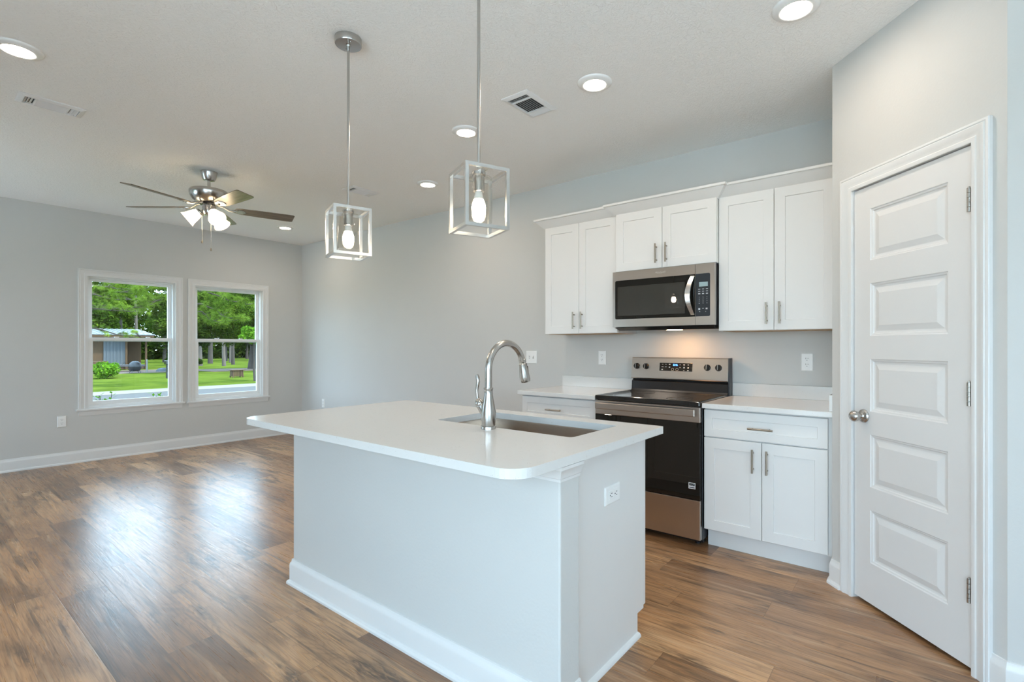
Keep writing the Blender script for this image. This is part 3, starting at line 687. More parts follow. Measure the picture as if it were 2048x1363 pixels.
for k in range(13):
    t = k/12; z = 1.474+.268*t; bow = .040*sin(pi*t)
    xa, xb = XS-.030-.038*sin(pi*t)*.75, XS-.006-.020*sin(pi*t)
    rr.append([(xa, Y0-.006-bow, z), (xb, Y0-.004-bow*.92, z), (xb, Y0+.004-bow*.86, z), (xa, Y0+.002-bow*.9, z)])
hb.rings(rr, True, True, True); hb.box((XS-.028, Y0-.008, 1.474), (XS-.008, Y0+.006, 1.484)); hb.box((XS-.028, Y0-.008, 1.732), (XS-.008, Y0+.006, 1.742))
hb.build('handle', pbr('polished_handle', (.66,.62,.58), .2, 1, var=.05), do, world=True, smooth=True)
cpf = frame_plate(MB(), XS+.001, X1, 1.404, 1.818, XS+.0012, X1-.030, 1.462, 1.752, [.0005,.010,.010,.0005], Y0, .028).build('control_panel', M_STEEL, mw, world=True)
kp = MB().box((XS+.0012, Y0+.0015, 1.458), (X1-.026, Y0+.02, 1.756)).build('keypad', M_PANEL, cpf, world=True)
MB().box((-1.197, Y0+.0008, 1.664), (-1.138, Y0+.0016, 1.694)).build('clock_window', M_LCD, kp, world=True)
def onmw(x, z): return Matrix.Translation((x, Y0+.001, z)) @ Matrix.Rotation(R(90), 4, 'X')
for r, row in enumerate(('1 2 3', '4 5 6', '7 8 9', '0')):
    for c_, ch in enumerate(row.split()):
        xx = (-1.196, -1.170, -1.144)[c_] if len(row) > 1 else -1.170
        text('key_number', ch, .0095, on(onmw(xx, 1.592-.0135*r), kp), M_INK, kp)
for z, hh in ((1.647,.004),(1.632,.004),(1.616,.007)):
    for x in (-1.196, -1.170, -1.144): MB().box((x-.007, Y0+.0008, z-hh/2), (x+.007, Y0+.0016, z+hh/2)).build('key_icon', M_INK, kp, world=True)
for x, z, w_, h_ in ((-1.196,1.551,.006,.003),(-1.144,1.551,.006,.003),(-1.196,1.512,.012,.012),(-1.170,1.516,.012,.003),(-1.146,1.514,.012,.010),(-1.152,1.494,.004,.004),(-1.193,1.494,.006,.005)): MB().box((x-w_/2, Y0+.0008, z-h_/2), (x+w_/2, Y0+.0016, z+h_/2)).build('key_icon', M_INK, kp, world=True)
text('logo_lettering', 'Whirlpool', .018, on(Matrix.Translation((-1.475, Y0-.0006, 1.787)) @ Matrix.Rotation(R(90), 4, 'X'), do), M_LOGO, do)
lg = MB().tube([(-1.515+.0375*k/12*2, Y0-.0008, 1.785+.008*sin(k/12*pi*1.6+2.6)) for k in range(13)], .0006, 6); lg.build('logo_swoosh', M_LOGO, do, world=True)

# ================================================================ OUTLETS AND SWITCHES (local: front -y, x-z plane)
def outlet(label, loc, rz, horizontal=False, gfi=False):
    root = thing('wall_outlet', label, 'outlet', loc, rz, None)
    T = Matrix.Rotation(R(90), 4, 'Y') if horizontal else Matrix.Identity(4)
    w, h = .036, .059
    pm = MB(); pm.add(*(lambda q: (q.v, q.f))(MB().rings([[(sx_*(w-i), y, sz_*(h-i)) for sx_, sz_ in ((-1,-1),(1,-1),(1,1),(-1,1))] for i, y in ((0,0),(0,-.003),(.004,-.0062),(.005,-.0064))], True, False, True)), T)
    pm.build('cover_plate', M_PLATE, root)
    cells = (.0195, -.0195)
    if gfi: MB().box((-.0168,-.0082,-.034),(.0168,-.006,.034), T).build('face', M_PLATE, root, bevel=.001)
    for c_ in cells:
        q = MB()
        q.rings([[(x, y, z+c_) for x, z in rrect(-.0165, -.014, .0165, .014, .008, 3)] for y in (-.006, -.0085 if not gfi else -.0084)], True, False, True)
        qq = MB(); qq.add(q.v, q.f, T); ro = qq.build('receptacle', M_PLATE, root)
        s = MB()
        for x, h_ in ((-.0065,.0045),(.0065,.0036)): s.box((x-.0011,-.0092,c_+.002-h_+.003),(x+.0011,-.0083,c_+.002+h_+.003), T)
        s.lathe([(0,0),(.0024,0),(.0024,.0009),(0,.0009)], 10, T @ Matrix.Translation((0,-.0083,c_-.0075)) @ Matrix.Rotation(R(90),4,'X'))
        s.build('slots', M_SLOT, ro)
    return root
outlet('white duplex outlet low on the window wall left of the windows', (XW, 1.157, .460), R(90))
outlet('small white outlet low on the far wall near the room corner', (-6.652, YW, .462), 0)
outlet('white outlet above the short counter left of the range', (-2.174, YW, 1.162), 0)
outlet('white duplex outlet above the counter right of the range', (-.606, YW, 1.154), 0)
outlet('white sideways outlet on the end panel of the island', (-.98, 1.772, .671), R(90), True, True)
sw = thing('switch_plate', 'white double plate with two toggles left of the wall cabinets', 'switch', (-2.944, YW, 1.156))
MB().rings([[(sx_*(.0635-i), y, sz_*(.061-i)) for sx_, sz_ in ((-1,-1),(1,-1),(1,1),(-1,1))] for i, y in ((0,0),(0,-.003),(.004,-.0062),(.005,-.0064))], True, False, True).build('cover_plate', M_PLATE, sw)
for x, s_ in ((-.023, 1), (.023, -1)):
    tg = MB().box((-.005,-.018,-.004),(.005,-.005,.008), Matrix.Translation((x,0,0)) @ Matrix.Rotation(R(20*s_),4,'X')); tg.build('toggle', M_PLATE, sw, bevel=.001)
    MB().box((x-.0075,-.0070,-.013),(x+.0075,-.0062,.013)).build('toggle_slot', pbr('shadow_grey', (.45,.45,.44), .6), sw)

# ================================================================ CEILING FITTINGS
def downlight(label, x, y):
    root = thing('recessed_light', label, 'ceiling light', (x, y, ZC), 0, 'recessed ceiling lights')
    MB().lathe([(.097,0),(.096,-.005),(.090,-.010),(.072,-.0155),(.063,-.016),(.060,-.013)], 40).build('trim_ring', M_PLATE, root, smooth=True, angle=50)
    MB().lathe([(0,-.0135),(.0610,-.0135)][::-1], 32).build('lens', M_CAN, root)
    return root
DL = [downlight('lit round recessed light at the left edge of the ceiling near the small vent', -3.577, .41)]
for lab, x, y in (('lit recessed light nearest the pantry wall', -.437, 2.44), ('lit recessed light beside the square vent in front of the wall cabinets', -1.462, 2.447),
    ('lit recessed light seen just left of the nearer pendant rod', -2.495, 2.454), ('lit recessed light between the two hanging pendants near the far wall', -3.576, 3.032), ('lit recessed light at the room corner near the ceiling fan blade', -6.29, 3.055)):
    c = copy_tree(DL[0]); c.location = (x, y, ZC); c['label'] = lab
M_VENT = pbr('white_vent_enamel', (.80,.80,.80), .4)
def register(label, x, y, wx, wy, flip):
    root = thing('air_vent', label, 'vent', (x, y, ZC), 0, 'ceiling air vents')
    hx, hy = wx/2, wy/2; ix, iy = hx-.028, hy-.028
    f = MB(); pr = [(-.030,0),(-.030,.007),(-.026,.009),(-.004,.004),(0,.003),(0,0)]
    # frame as four mitred sides
    f.sweep([(-ix,-iy),(ix,-iy),(ix,iy),(-ix,iy)], [(.028,0),(.028,-.003),(.022,-.006),(.004,-.012),(0,-.012),(0,0)], closed=True)
    f.build('frame', M_VENT, root)
    MB().box((-ix,-iy,-.0012),(ix,iy,-.0004)).build('duct_shade_sheet', pbr('vent_dark', (.05,.06,.065), .7), root)  # dark sheet standing in for the shaded duct behind the louvers
    s = MB(); e = wy*.16
    ang = R(38)*flip
    k = int((2*ix)/.0145)
    for i in range(k):
        px = -ix+.008+i*(2*ix-.016)/(k-1)
        s.box((-.0065,-iy+e,-.0006),(.0065,iy-e,.0006), Matrix.Translation((px,0,-.0065)) @ Matrix.Rotation(ang,4,'Y'))
    for sg in (-1, 1):
        for i in range(3):
            py = sg*(iy-.008-i*(e-.012)/3)
            s.box((-ix,-.0065,-.0006),(ix,.0065,.0006), Matrix.Translation((0,py,-.0065)) @ Matrix.Rotation(R(-35)*sg*(1 if flip < 0 else 1),4,'X'))
        s.box((-ix, sg*(iy-e)-.004, -.011), (ix, sg*(iy-e)+.004, -.002))
    s.build('louvers', M_VENT, root)
    return root
register('wide white louvered vent beside a recessed light in the middle of the ceiling', -1.907, 2.42, .20, .305, 1)
register('narrow white ceiling vent below the leftmost recessed light', -4.25, .632, .175, .30, -1)
register('faint white ceiling vent behind the farther pendant rod', -4.25, 2.79, .18, .30, -1)

# pendants
def pendant(label, x, y):
    root = thing('pendant_light', label, 'pendant light', (x, y, 1.69), R(-18), 'cage pendants over the island')
    zt = ZC-1.69
    MB().lathe([(0,zt),(.062,zt),(.062,zt-.030),(.060,zt-.033),(.012,zt-.034),(.010,zt-.040),(0,zt-.040)], 36).build('canopy', M_NICKEL, root, smooth=True)
    for sx_ in (-1, 1): MB().lathe([(0,0),(.004,0),(.004,.003),(0,.005)], 10, Matrix.Translation((.036*sx_,0,zt-.0335)) @ Matrix.Rotation(pi,4,'X')).build('screw', M_NICKEL, root)
    MB().tube([(0,0,.222),(0,0,zt-.03)], .0062, 14).build('rod', M_NICKEL, root, smooth=True)
    s, h, b_ = .087, .228, .0125
    c_ = MB()
    for sx_ in (-1,1):
        for sy_ in (-1,1): c_.box((sx_*s, sy_*s, 0), (sx_*(s-b_), sy_*(s-b_), h))
    for z in (0, h-b_):
        for sg in (-1,1):
            c_.box((-s+b_, sg*s, z), (s-b_, sg*(s-b_), z+b_)); c_.box((sg*s, -s+b_, z), (sg*(s-b_), s-b_, z+b_))
    c_.box((-s+b_, -.014, h-.006), (s-b_, .014, h-.002))
    c_.build('cage', M_FRAME, root)
    MB().lathe([(0,.224),(.026,.224),(.026,.212),(.0215,.210),(.0215,.152),(.019,.150),(0,.150)], 28).build('socket', M_NICKEL, root, smooth=True)
    MB().lathe([(.026,.205),(.049,.204),(.0510,.198),(.0510,.038),(.0495,.036),(.0478,.038),(.0478,.196),(.026,.2025)], 40).build('glass_shade', M_JAR, root, smooth=True)
    MB().lathe([(.0180,.1225),(.0240,.106),(.0268,.091),(.0252,.076),(.019,.065),(.010,.0595),(0,.0585)], 24).build('bulb', M_BULBM, root, smooth=True)
    MB().lathe([(.0135,.152),(.0145,.142),(.0182,.1225)], 24).build('bulb_neck', M_PLATE, root, smooth=True)
    return root
pd = pendant('farther square nickel cage pendant with lit bulb over the left of the island', -2.196, 1.37)
c = copy_tree(pd); c.location = (-1.325, 1.37, 1.69); c.rotation_euler = (0, 0, R(-23)); c['label'] = 'nearer square nickel cage pendant with lit bulb above the faucet'

# ceiling fan
fn = thing('ceiling_fan', 'five-blade nickel ceiling fan with three lit glass shades', 'ceiling fan', (-4.82, 1.694, ZC))
MB().lathe([(0,0),(.064,0),(.064,-.006),(.060,-.020),(.052,-.055),(.042,-.072),(.020,-.078),(0,-.079)], 36).build('canopy', M_NICKEL, fn, smooth=True)
MB().tube([(0,0,-.07),(0,0,-.15)], .0125, 16).build('downrod', M_NICKEL, fn, smooth=True)
MB().lathe([(0,-.140),(.030,-.140),(.045,-.146),(.100,-.152),(.138,-.160),(.145,-.172),(.144,-.186),(.137,-.212),(.120,-.240),(.094,-.262),(.066,-.270),(0,-.271)], 48).build('motor_housing', M_NICKEL, fn, smooth=True)
MB().lathe([(.066,-.269),(.070,-.275),(.066,-.284),(.052,-.288)], 36).build('flywheel', M_BLACK, fn, smooth=True)
MB().lathe([(0,-.272),(.050,-.272),(.052,-.280),(.052,-.328),(.050,-.350),(.040,-.366),(.016,-.376),(0,-.378)], 36).build('switch_housing', M_NICKEL, fn, smooth=True)
def wood_blade():
    m, nt, b = new_mat('fan_blade_wood'); t = N(nt,'ShaderNodeTexCoord'); mp = N(nt,'ShaderNodeMapping'); mp.inputs['Scale'].default_value = (3,60,1)
    n = N(nt,'ShaderNodeTexNoise'); n.inputs['Scale'].default_value = 1.5; n.inputs['Detail'].default_value = 5; r = N(nt,'ShaderNodeValToRGB')
    r.color_ramp.elements[0].position = .35; r.color_ramp.elements[0].color = (.10,.07,.045,1); r.color_ramp.elements[1].position = .7; r.color_ramp.elements[1].color = (.25,.19,.13,1)
    nt.links.new(t.outputs['Object'], mp.inputs[0]); nt.links.new(mp.outputs[0], n.inputs['Vector']); nt.links.new(n.outputs['Fac'], r.inputs[0]); nt.links.new(r.outputs[0], b.inputs['Base Color']); b.inputs['Roughness'].default_value = .28; b.inputs['Specular IOR Level'].default_value = .6; return m
M_BLADE = wood_blade()
bo = MB(); out = [(.20,-.045),(.24,-.056),(.40,-.064),(.60,-.068),(.648,-.066),(.660,-.058),(.660,.058),(.648,.066),(.60,.068),(.40,.064),(.24,.056),(.20,.045),(.185,.02),(.185,-.02)]
bo.prism(out, -.003, .003)
blade0 = None
for k in range(5):
    Mb = Matrix.Translation((0,0,-.300)) @ Matrix.Rotation(R(2+72*k), 4, 'Z') @ Matrix.Rotation(R(-12), 4, 'X')
    if blade0 is None:
        blade0 = bo.build('blade', M_BLADE, fn, bevel=.001)
        arm = MB(); arm.tube([(.055,0,.030),(.10,0,.022),(.15,0,-.004),(.20,0,-.008)], [.011,.008,.009,.010], 10)
        arm.prism([(.165,-.018),(.20,-.036),(.255,-.034),(.275,0),(.255,.034),(.20,.036),(.165,.018)], -.008, -.003)
        for px, py in ((.21,-.02),(.21,.02),(.25,0)): arm.lathe([(.005,-.008),(.005,-.0105),(0,-.0115)], 8, Matrix.Translation((px,py,0)))
        ao = arm.build('blade_arm', M_NICKEL, blade0, smooth=True)
        blade0.matrix_local = Mb
    else:
        bl = blade0.copy(); COL.objects.link(bl); bl.parent = fn; bl.matrix_local = Mb
        a2 = ao.copy(); COL.objects.link(a2); a2.parent = bl
shm = MB().lathe([(.020,0),(.026,-.004),(.034,-.018),(.040,-.040),(.045,-.065),(.053,-.088),(.058,-.096),(.056,-.096),(.050,-.086),(.041,-.062),(.036,-.040),(.024,-.012)], 28)
s0 = None
for a in (242, 2, 122):
    Mh = Matrix.Rotation(R(a), 4, 'Z') @ Matrix.Translation((.060, 0, -.342)) @ Matrix.Scale(1.16, 4) @ Matrix.Rotation(R(-52), 4, 'Y')
    if s0 is None:
        st = MB().tube([(-.035,0,.0),(-.012,0,.012),(0,0,.004),(0,0,-.012)], .009, 10); st.lathe([(0,.004),(.020,.002),(.026,-.004),(.026,-.016),(.022,-.018)], 24)
        s0 = st.build('light_arm', M_NICKEL, fn, smooth=True); s0.matrix_local = Mh
        sg_ = MB().add(shm.v, shm.f, Matrix.Translation((0,0,-.012))).build('glass_shade', M_SHADE, s0, smooth=True)
        sb_ = MB().lathe([(0,-.03),(.016,-.036),(.022,-.055),(.018,-.072),(0,-.080)], 16).build('bulb', M_FBULB, s0, smooth=True)
    else:
        q = s0.copy(); COL.objects.link(q); q.parent = fn; q.matrix_local = Mh
        for ch in (sg_, sb_): w_ = ch.copy(); COL.objects.link(w_); w_.parent = q
for (x, y, l_) in ((-.046,-.036,.245), (.008,.012,.31)):
    ch = MB().tube([(x,y,-.335),(x,y,-.335-l_)], .0022, 6); cho = ch.build('pull_chain', M_NICKEL, fn)
    MB().lathe([(0,0),(.004,-.004),(.008,-.018),(.006,-.026),(0,-.028)], 12, Matrix.Translation((x,y,-.335-l_))).build('chain_fob', M_PULL, cho, smooth=True)

# ================================================================ OUTSIDE
GZ = -.5
struct(MB().box((-240, -120, GZ-.3), (60, 140, GZ)).build('lawn', M_GRASS))
M_BOUNCE = pbr('pale_bounce_slab', (.80,.79,.76), .9, var=.05)  # unseen bright slabs added outside to bounce neutral daylight onto the ceiling
struct(MB().box((-9, -16, GZ-.1), (14, YS-.16, -.1)).build('ground_bounce_slab', M_BOUNCE)); struct(MB().box((XE+.16, YS-.16, GZ-.1), (14, 8, -.1)).build('ground_bounce_slab', M_BOUNCE))
struct(MB().add([(-17,-60,GZ+.01),(-23.2,-60,GZ+.01),(-23.2,80,GZ+.01),(-17,80,GZ+.01),(-17,-60,GZ-.1),(-23.2,-60,GZ-.1),(-23.2,80,GZ-.1),(-17,80,GZ-.1)], [(0,1,2,3),(4,5,1,0),(6,7,3,2),(1,5,6,2),(0,3,7,4)]).build('road', M_ROAD))
struct(MB().box((-23.2,-60,GZ-.1),(-25.0,80,GZ+.02)).build('road_curb', M_CURB))
struct(MB().add([(-47,7,GZ+.012),(-41,8.2,GZ+.012),(-40.5,12.8,GZ+.012),(-46,13.6,GZ+.012)], [(0,1,2,3)]).build('ground_soil', M_DIRT))
struct(MB().add([(-44,13.5,GZ+.012),(-39,14,GZ+.012),(-38,21,GZ+.012),(-43,22,GZ+.012)], [(0,1,2,3)]).build('ground_soil', M_DIRT))
def leaf_cloud(rng, centers, n, size, flat=1.0):
    m = MB(); vs = m.v; fs = m.f
    tot = sum(c[3]**2 for c in centers)
    for cx, cy, cz, rad in centers:
        for _ in range(max(8, int(n*rad*rad/tot))):
            u = Vector((rng.gauss(0,1), rng.gauss(0,1), rng.gauss(0,1))).normalized()*rad*(rng.random()**.4)
            p = Vector((cx+u.x, cy+u.y, cz+u.z*flat)); s = size*rng.uniform(.6, 1.3)
            a = Vector((rng.gauss(0,1), rng.gauss(0,1), rng.gauss(0,.6))).normalized(); b_ = a.cross(Vector((rng.gauss(0,1), rng.gauss(0,1), rng.gauss(0,1)))).normalized()*.55
            i = len(vs); vs += [tuple(p-a*s), tuple(p+b_*s), tuple(p+a*s), tuple(p-b_*s)]; fs.append((i,i+1,i+2,i+3))
    return m
def raw(m, name, mat, parent):
    me = bpy.data.meshes.new(name); me.from_pydata(m.v, [], m.f); me.materials.append(mat); o = bpy.data.objects.new(name, me); COL.objects.link(o); o.parent = parent; return o
def tree(label, x, y, trunk_h, trunk_r, clumps, n, size, mat, bark=None, lean=0, limbs=(), name='leafy_tree', group=None, seed=0):
    rng = random.Random(seed); root = thing(name, label, 'tree', (x, y, GZ), 0, group)
    t = MB(); t.tube([(lean*k/5*trunk_h*.1+rng.uniform(-.03,.03), rng.uniform(-.03,.03), trunk_h*k/5) for k in range(6)], [trunk_r*1.12 if k == 0 else trunk_r*(1-.1*k) for k in range(6)], 10)
    for pts_ in limbs: t.tube(pts_, [trunk_r*.45*(1-.75*i/(len(pts_)-1)) for i in range(len(pts_))], 7)
    t.build('trunk', bark or M_BARK, root, smooth=True)
    if clumps: raw(leaf_cloud(rng, clumps, n, size, .75), 'foliage', mat, root)
    return root
def blob(rng, cx, cy, cz, rx, ry, rz, k, r0, r1):
    out = []
    for _ in range(k):
        u = Vector((rng.gauss(0,1), rng.gauss(0,1), rng.gauss(0,1))).normalized()*rng.random()**.5
        out.append((cx+u.x*rx, cy+u.y*ry, cz+u.z*rz, rng.uniform(r0, r1)))
    return out
rg_ = random.Random(7)
# far wood: a wall of trunks and crowns
k = 0
POS = []
for y in (-23, -17, -11, -5, 1, 7, 13, 19, 25, 31, 37, 44, 52): POS.append((-66-rg_.uniform(0, 1), y, 1.75, 5.9, 5.1, 34, 6500))
for y in (-16, -9, -2.2, 4.6, 11.3, 18, 24.8, 31.5, 38.2, 46): POS.append((-75-rg_.uniform(0, 1), y, 1.75, 6.2, 5.4, 36, 6500))
for y in (-18, -8, 2, 12, 20.5, 29, 37.5, 46, 56): POS.append((-95-rg_.uniform(0, 1), y, 2.9, 7.4, 6.4, 70, 12000))
for i, (x, y, rx, cz, rz, nb, nl) in enumerate(POS):
    tree('dense dark green tree in the far rows of woods at the back of the yard', x, y, 3.5, .2, blob(rg_, 0, 0, cz, rx, rx, rz, nb, .8, 1.2), nl, .20, M_DARKL if i % 3 else M_OAK, group='far rows of woods', seed=20+i, name='woodland_tree')
ug = MB(); rs = random.Random(3)
cl = [(-85+rs.uniform(-3,3), y*.5+rs.uniform(-1,1), GZ+(rs.uniform(.2,1.4) if y % 2 else rs.uniform(1.5,5.0)), rs.uniform(1.0,1.9)) for y in range(-60, 130, 1) for _ in (0, 1)]
m = leaf_cloud(rs, cl, 95000, .24)
o_ = bpy.data.objects.new('undergrowth', bpy.data.meshes.new('undergrowth')); o_.data.from_pydata(m.v, [], m.f); o_.data.materials.append(M_DARKL); COL.objects.link(o_)
tag(o_, 'low dark undergrowth along the back edge of the yard', 'undergrowth', kind='stuff')
# slim bare trunks
for lab, x, y, r, h, bk in (('grey pine trunk rising behind the shed roof, left of its paler neighbour', -60, 13.65, .17, 9.0, M_BARK), ('pale straight trunk rising behind the shed roof', -58, 14.35, .15, 9.0, M_PALEB),
    ('pale trunk at the left side of the right window', -52, 17.55, .17, 8.5, M_PALEB), ('dark trunk second from left in the right window', -58, 20.5, .22, 8.5, M_BARK), ('tall pale trunk in the middle of the right window', -50, 18.75, .15, 8.5, M_PALEB), ('slim trunk between two paler trunks in the right window', -60, 23.2, .14, 8.5, M_PALEB), ('straight grey trunk just left of the gap in the woods', -53, 20.7, .15, 8.5, M_BARK)):
    tree(lab, x, y, h, r, blob(rg_, 0, 0, h-1.0, .7, .7, 1.2, 8, .5, .8), 1200, .15, M_OAK, bark=bk, name='pine_tree', seed=int(-x*10+y))
# big dark trunked oak at the right, with low spreading limbs
tree('broad dark oak with low limbs filling the right window', -42, 18.0, 4.2, .48,
    blob(rg_, 1.5, -2.4, 4.3, 2.6, 4.0, 1.9, 54, .7, 1.3)+blob(rg_, 1.5, 2.0, 3.6, 2.4, 2.6, 1.8, 26, .7, 1.2), 62000, .075, M_OAK,
    limbs=[[(0,0,1.9),(.8,-1.2,2.3),(1.4,-3.0,2.2),(1.8,-4.8,2.5)], [(0,0,2.2),(.6,1.2,2.7),(1,2.6,3.0)], [(0,0,2.8),(.6,-1.4,3.8),(.9,-2.6,4.8)]], name='oak_tree', seed=71)
tree('mid green tree with drooping branches right of the shed', -40, 12.6, 3.4, .2,
    blob(rg_, 0, -.2, 3.7, 1.6, 2.2, 2.0, 44, .5, 1.0), 26000, .09, M_DARKL, name='leafy_tree', seed=77)
tree('leafy green tree above the shed at the left', -56, 10.2, 4.5, .26, blob(rg_, 0, 0, 5.0, 2, 3.4, 3.0, 44, .7, 1.3), 22000, .13, M_OAK, name='leafy_tree', seed=79)
tree('bright leafy sapling at the right edge of the right window', -27, 11.55, 2.6, .06, blob(rg_, 0, .0, 2.35, .5, .75, .55, 14, .2, .36), 3200, .06, M_LIME, name='sapling', seed=83)
# pines by the road with tufted branches
def pine(label, x, y, h, r, branches, seed, tuft=.42, needles=120):
    rng = random.Random(seed); root = thing('pine_tree', label, 'tree', (x, y, GZ))
    t = MB(); t.tube([(0,0,0),(.03,.02,h*.3),(0,-.03,h*.6),(0,0,h)], [r*1.2, r, r*.8, r*.4], 10); n = MB()
    for z0, az, L, rise in branches:
        d = Vector((cos(R(az)), sin(R(az)), 0)); pts_ = []
        for i in range(8):
            q = i/7; pts_.append(Vector((0,0,z0))+d*L*q+Vector((0,0,rise*q+.18*sin(q*5)))+Vector((rng.uniform(-.05,.05), rng.uniform(-.05,.05), rng.uniform(-.05,.05))))
        t.tube(pts_, [.055*(1-.8*i/7) for i in range(8)], 6)
        for i in range(2, 8):
            for _ in range((3 if tuft > .3 else 5) if i > 3 else 1):
                c_ = pts_[i]+Vector((rng.uniform(-.45,.45), rng.uniform(-.45,.45), rng.uniform(-.1,.3)))
                t.tube([pts_[i], c_], [.014,.007], 4)
                for __ in range(needles):
                    u = Vector((rng.gauss(0,1), rng.gauss(0,1), rng.gauss(.25,.8))).normalized(); w_ = u.cross(Vector((rng.gauss(0,1),rng.gauss(0,1),rng.gauss(0,1)))).normalized()*.02*tuft
                    e_ = c_+u*tuft*rng.uniform(.6,1.1)+Vector((0,0,-.06)); k_ = len(n.v); n.v += [tuple(c_-w_), tuple(c_+w_), tuple(e_)]; n.f.append((k_,k_+1,k_+2))
    t.build('trunk', M_BARK, root, smooth=True); raw(n, 'needles', M_PINE, root); return root
pine('nearer pine with light green tufts seen at the left of the right window', -27, 8.55, 7.5, .16, [(4.2,62,2.4,-.2),(3.7,80,2.0,-.5),(4.6,50,2.6,.1),(3.3,95,1.4,-.2),(4.4,-100,2.2,-.1),(3.9,-85,2.0,-.3),(4.8,-110,2.5,.1),(5.4,70,2.0,.4),(5.4,-90,2.0,.4)], 5, tuft=.34, needles=130)
pine('pine whose dark branches reach in from the left of the left window', -31, 4.4, 8.0, .2, [(3.2,72,3.2,.45),(2.6,78,3.4,-.2),(4.0,75,3.0,.2),(4.4,65,3.0,.3),(3.7,100,2.6,.1),(4.9,80,3.2,.2),(3.0,-90,2.5,.2),(4.5,-60,2.5,.2)], 6, tuft=.20, needles=90)
# shrubs
def shrub(label, x, y, w_, h, n, size, mat, seed, z0=GZ):
    rng = random.Random(seed); root = thing('shrub', label, 'shrub', (x, y, z0)); st = MB()
    for _ in range(7):
        a = rng.uniform(0, 2*pi); st.tube([(0,0,0),(cos(a)*w_*.2,sin(a)*w_*.2,h*.4),(cos(a)*w_*.35,sin(a)*w_*.35,h*.75)], [.02,.015,.006], 5)
    st.build('stems', M_BARK, root)
    raw(leaf_cloud(rng, blob(rng, 0, 0, h*.45, w_*.34, w_*.34, h*.36, 30, h*.14, h*.24), n, size), 'foliage', mat, root); return root
shrub('bright green rounded shrub on the lawn before the shed', -35.5, 7.45, 2.3, 1.15, 6000, .065, M_LIME, 11)
shrub('dark low shrubs among the trunks in the right window', -48.5, 15.4, 4.0, 1.2, 6000, .08, M_DARKL, 12)
def sprig(label, y, h, n, seed):
    rng = random.Random(seed); root = thing('foundation_shrub', label, 'shrub', (-7.86, y, GZ)); st = MB(); lf = MB()
    for _ in range(n):
        a = rng.uniform(0, 2*pi); top = Vector((cos(a)*.06+rng.uniform(-.04,.04), sin(a)*.08+rng.uniform(-.04,.04), h*rng.uniform(.9,1.0))); st.tube([(0,0,0), top*.5, top], [.008,.006,.003], 5)
        for j in range(7):
            c_ = top-Vector((0,0,.03*j)); b_ = rng.uniform(0, 2*pi); d = Vector((cos(b_), sin(b_), rng.uniform(.2,.9))).normalized(); w_ = d.cross(Vector((0,0,1))).normalized()*.016; L_ = rng.uniform(.05,.085)
            k_ = len(lf.v); lf.v += [tuple(c_), tuple(c_+d*L_*.5+w_), tuple(c_+d*L_), tuple(c_+d*L_*.5-w_)]; lf.f.append((k_,k_+1,k_+2,k_+3))
    st.build('stems', M_BARK, root); raw(lf, 'leaves', M_LIME, root)
sprig('leafy shrub tip showing at the lower left of the left window', 1.60, 1.20, 7, 1)
sprig('tiny green leaf tip at the lower edge of the left window, left of another', 2.015, 1.145, 2, 2)
sprig('low green leaf tips at the lower right of the left window', 2.165, 1.148, 4, 3)
# shed
M_CORR = pbr('corrugated_metal', (.075,.088,.10), .5, .3, var=.1); M_ROOFM = pbr('pale_metal_roof', (.13,.145,.16), .45, .2, var=.12); M_OLDW = pbr('weathered_wood', (.056,.029,.010), .85, bump=(6,.5,.02,(1,8,1)), var=.35); M_TARP = pbr('blue_grey_plastic', (.009,.011,.014), .5)
sd = thing('shed', 'old wooden shed with pale metal roof and grey corrugated wall', 'shed', (-50, 10.4, GZ))
def shed_local():
    MB().box((-1.9,-2.8,.2),(-1.75,2.2,2.55)).build('back_wall', M_OLDW, sd)
    MB().box((-1.9,-2.8,.2),(1.75,-2.7,2.55)).build('side_wall', M_OLDW, sd); MB().box((-1.9,2.1,.2),(.2,2.2,2.55)).build('side_wall', M_OLDW, sd)
    MB().box((1.60,-2.8,.2),(1.70,-.25,2.5)).build('plank_wall', M_OLDW, sd)
    c_ = MB(); 
    for i in range(13):
        y_ = -.42+i*.1; c_.box((1.72,y_,.25),(1.75 if i%2 else 1.78,y_+.1,2.5))
    c_.build('corrugated_wall', M_CORR, sd)
    MB().box((.3,.9,.2),(.4,2.2,2.4)).build('plank_wall', M_OLDW, sd)
    for y_ in (-2.75, .92, 2.15): MB().box((1.75,y_-.06,0),(1.87,y_+.06,2.55)).build('post', M_OLDW, sd)
    MB().box((-1.9,-2.8,.02),(1.7,2.2,.22)).build('floor_deck', M_OLDW, sd)
    rf = MB(); 
    for i in range(34):
        y_ = -3.0+i*.165; hgt = .03 if i % 2 else 0
        rf.add([(2.3,y_,2.66+hgt),(2.3,y_+.165,2.66+hgt),(-2.2,y_+.165,3.18+hgt),(-2.2,y_,3.18+hgt),(2.3,y_,2.62),(2.3,y_+.165,2.62),(-2.2,y_+.165,3.14),(-2.2,y_,3.14)], [(0,1,2,3),(4,7,6,5),(0,4,5,1),(1,5,6,2),(0,3,7,4)])
    rf.build('roof', M_ROOFM, sd); MB().box((2.2,-2.95,2.46),(2.28,2.55,2.63)).build('fascia', M_OLDW, sd)
shed_local()
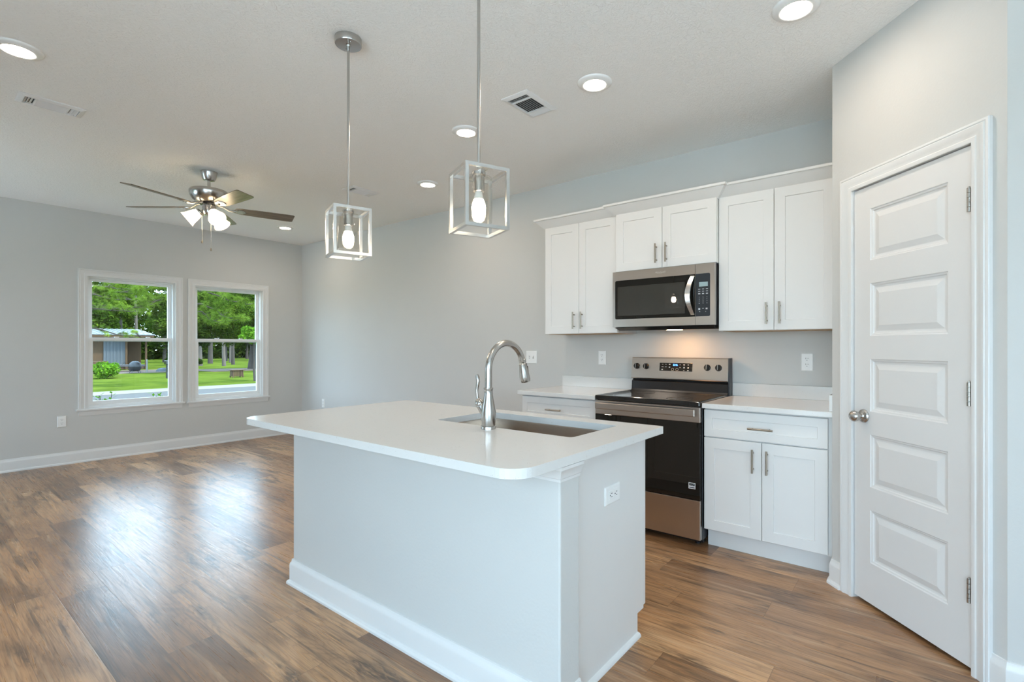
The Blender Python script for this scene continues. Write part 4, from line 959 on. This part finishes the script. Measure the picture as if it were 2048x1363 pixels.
# yard clutter
tb = thing('barrel_grill', 'dark grey barrel grill with domed lid on the grass before the shed', 'grill', (-41.5, 10.22, GZ))
MB().lathe([(0,.12),(.24,.14),(.32,.26),(.34,.42),(0,.42)], 20).build('drum', M_TARP, tb, smooth=True); MB().lathe([(.35,.42),(.34,.52),(.29,.66),(.16,.77),(0,.79)], 20).build('lid', M_TARP, tb, smooth=True)
for a in (45,135,225,315): MB().tube([(.24*cos(R(a)),.24*sin(R(a)),.2),(.36*cos(R(a)),.36*sin(R(a)),0)], .02, 6).build('leg', M_TARP, tb)
tag(MB().lathe([(0,0),(.05,0),(.05,.85),(.03,.88),(0,.89)], 12, Matrix.Translation((-41.2,10.78,GZ))).build('white_post', pbr('white_plastic', (.14,.14,.13), .5)), 'short white post standing right beside the barrel grill', 'post')
tag(MB().rings([[(-42.3+.2*q*cos(2*pi*j/14), 12.05+.45*q*sin(2*pi*j/14)*(1+.1*sin(3*j)), GZ+z) for j in range(14)] for q, z in ((1,0),(1,.08),(.8,.2),(.4,.26))], True, True, True).build('tarp_bundle', pbr('pale_blue_tarp', (.06,.075,.09), .6), smooth=True), 'pale blue-grey tarp bundle on the ground right of the grill', 'tarp')
ml = thing('yard_stand', 'black upright stand with a boxy top at the right edge of the left window', 'stand', (-33, 9.55, GZ))
MB().box((-.05,-.05,0),(.05,.05,.75)).build('post', M_BLACK, ml); MB().box((-.22,-.1,.75),(.22,.1,1.0)).build('box', M_BLACK, ml, bevel=.05); MB().box((.0,.1,.8),(.03,.115,.98)).build('flag', M_PLATE, ml)
tr = thing('scrap_trailer', 'low dark flatbed trailer with scrap in front of the shed', 'trailer', (-44.5, 9.8, GZ))
MB().box((-.5,-1.6,.35),(.5,1.6,.47)).build('bed', M_DGREY, tr); MB().box((-.4,-1.2,.47),(.3,-.4,.75)).build('crate', M_OLDW, tr)
for y_ in (-.9, .9): MB().lathe([(0,-.1),(.27,-.1),(.27,.1),(0,.1)], 18, Matrix.Translation((.55,y_,.27)) @ Matrix.Rotation(R(90),4,'Y')).build('wheel', M_BLACK, tr)
fp = thing('planter_stand', 'small brown slatted wooden planter standing alone on the lawn', 'planter', (-31, 12.3, GZ))
sl_ = MB()
for i in range(8): a = R(45*i+22); 
for i in range(7):
    y_ = -.24+i*.08; sl_.box((-.22,y_-.03,.06),(-.19,y_+.03,.40)); sl_.box((.19,y_-.03,.06),(.22,y_+.03,.40))
for i in range(5):
    x_ = -.15+i*.075; sl_.box((x_-.028,-.28,.06),(x_+.028,-.25,.40)); sl_.box((x_-.028,.25,.06),(x_+.028,.28,.40))
sl_.build('slats', M_OLDW, fp); MB().box((-.26,-.34,.40),(.26,.34,.44)).build('rim', M_OLDW, fp)
for sx_ in (-1,1):
    for sy_ in (-1,1): MB().box((sx_*.2-.03,sy_*.26-.03,0),(sx_*.2+.03,sy_*.26+.03,.1)).build('leg', M_OLDW, fp)
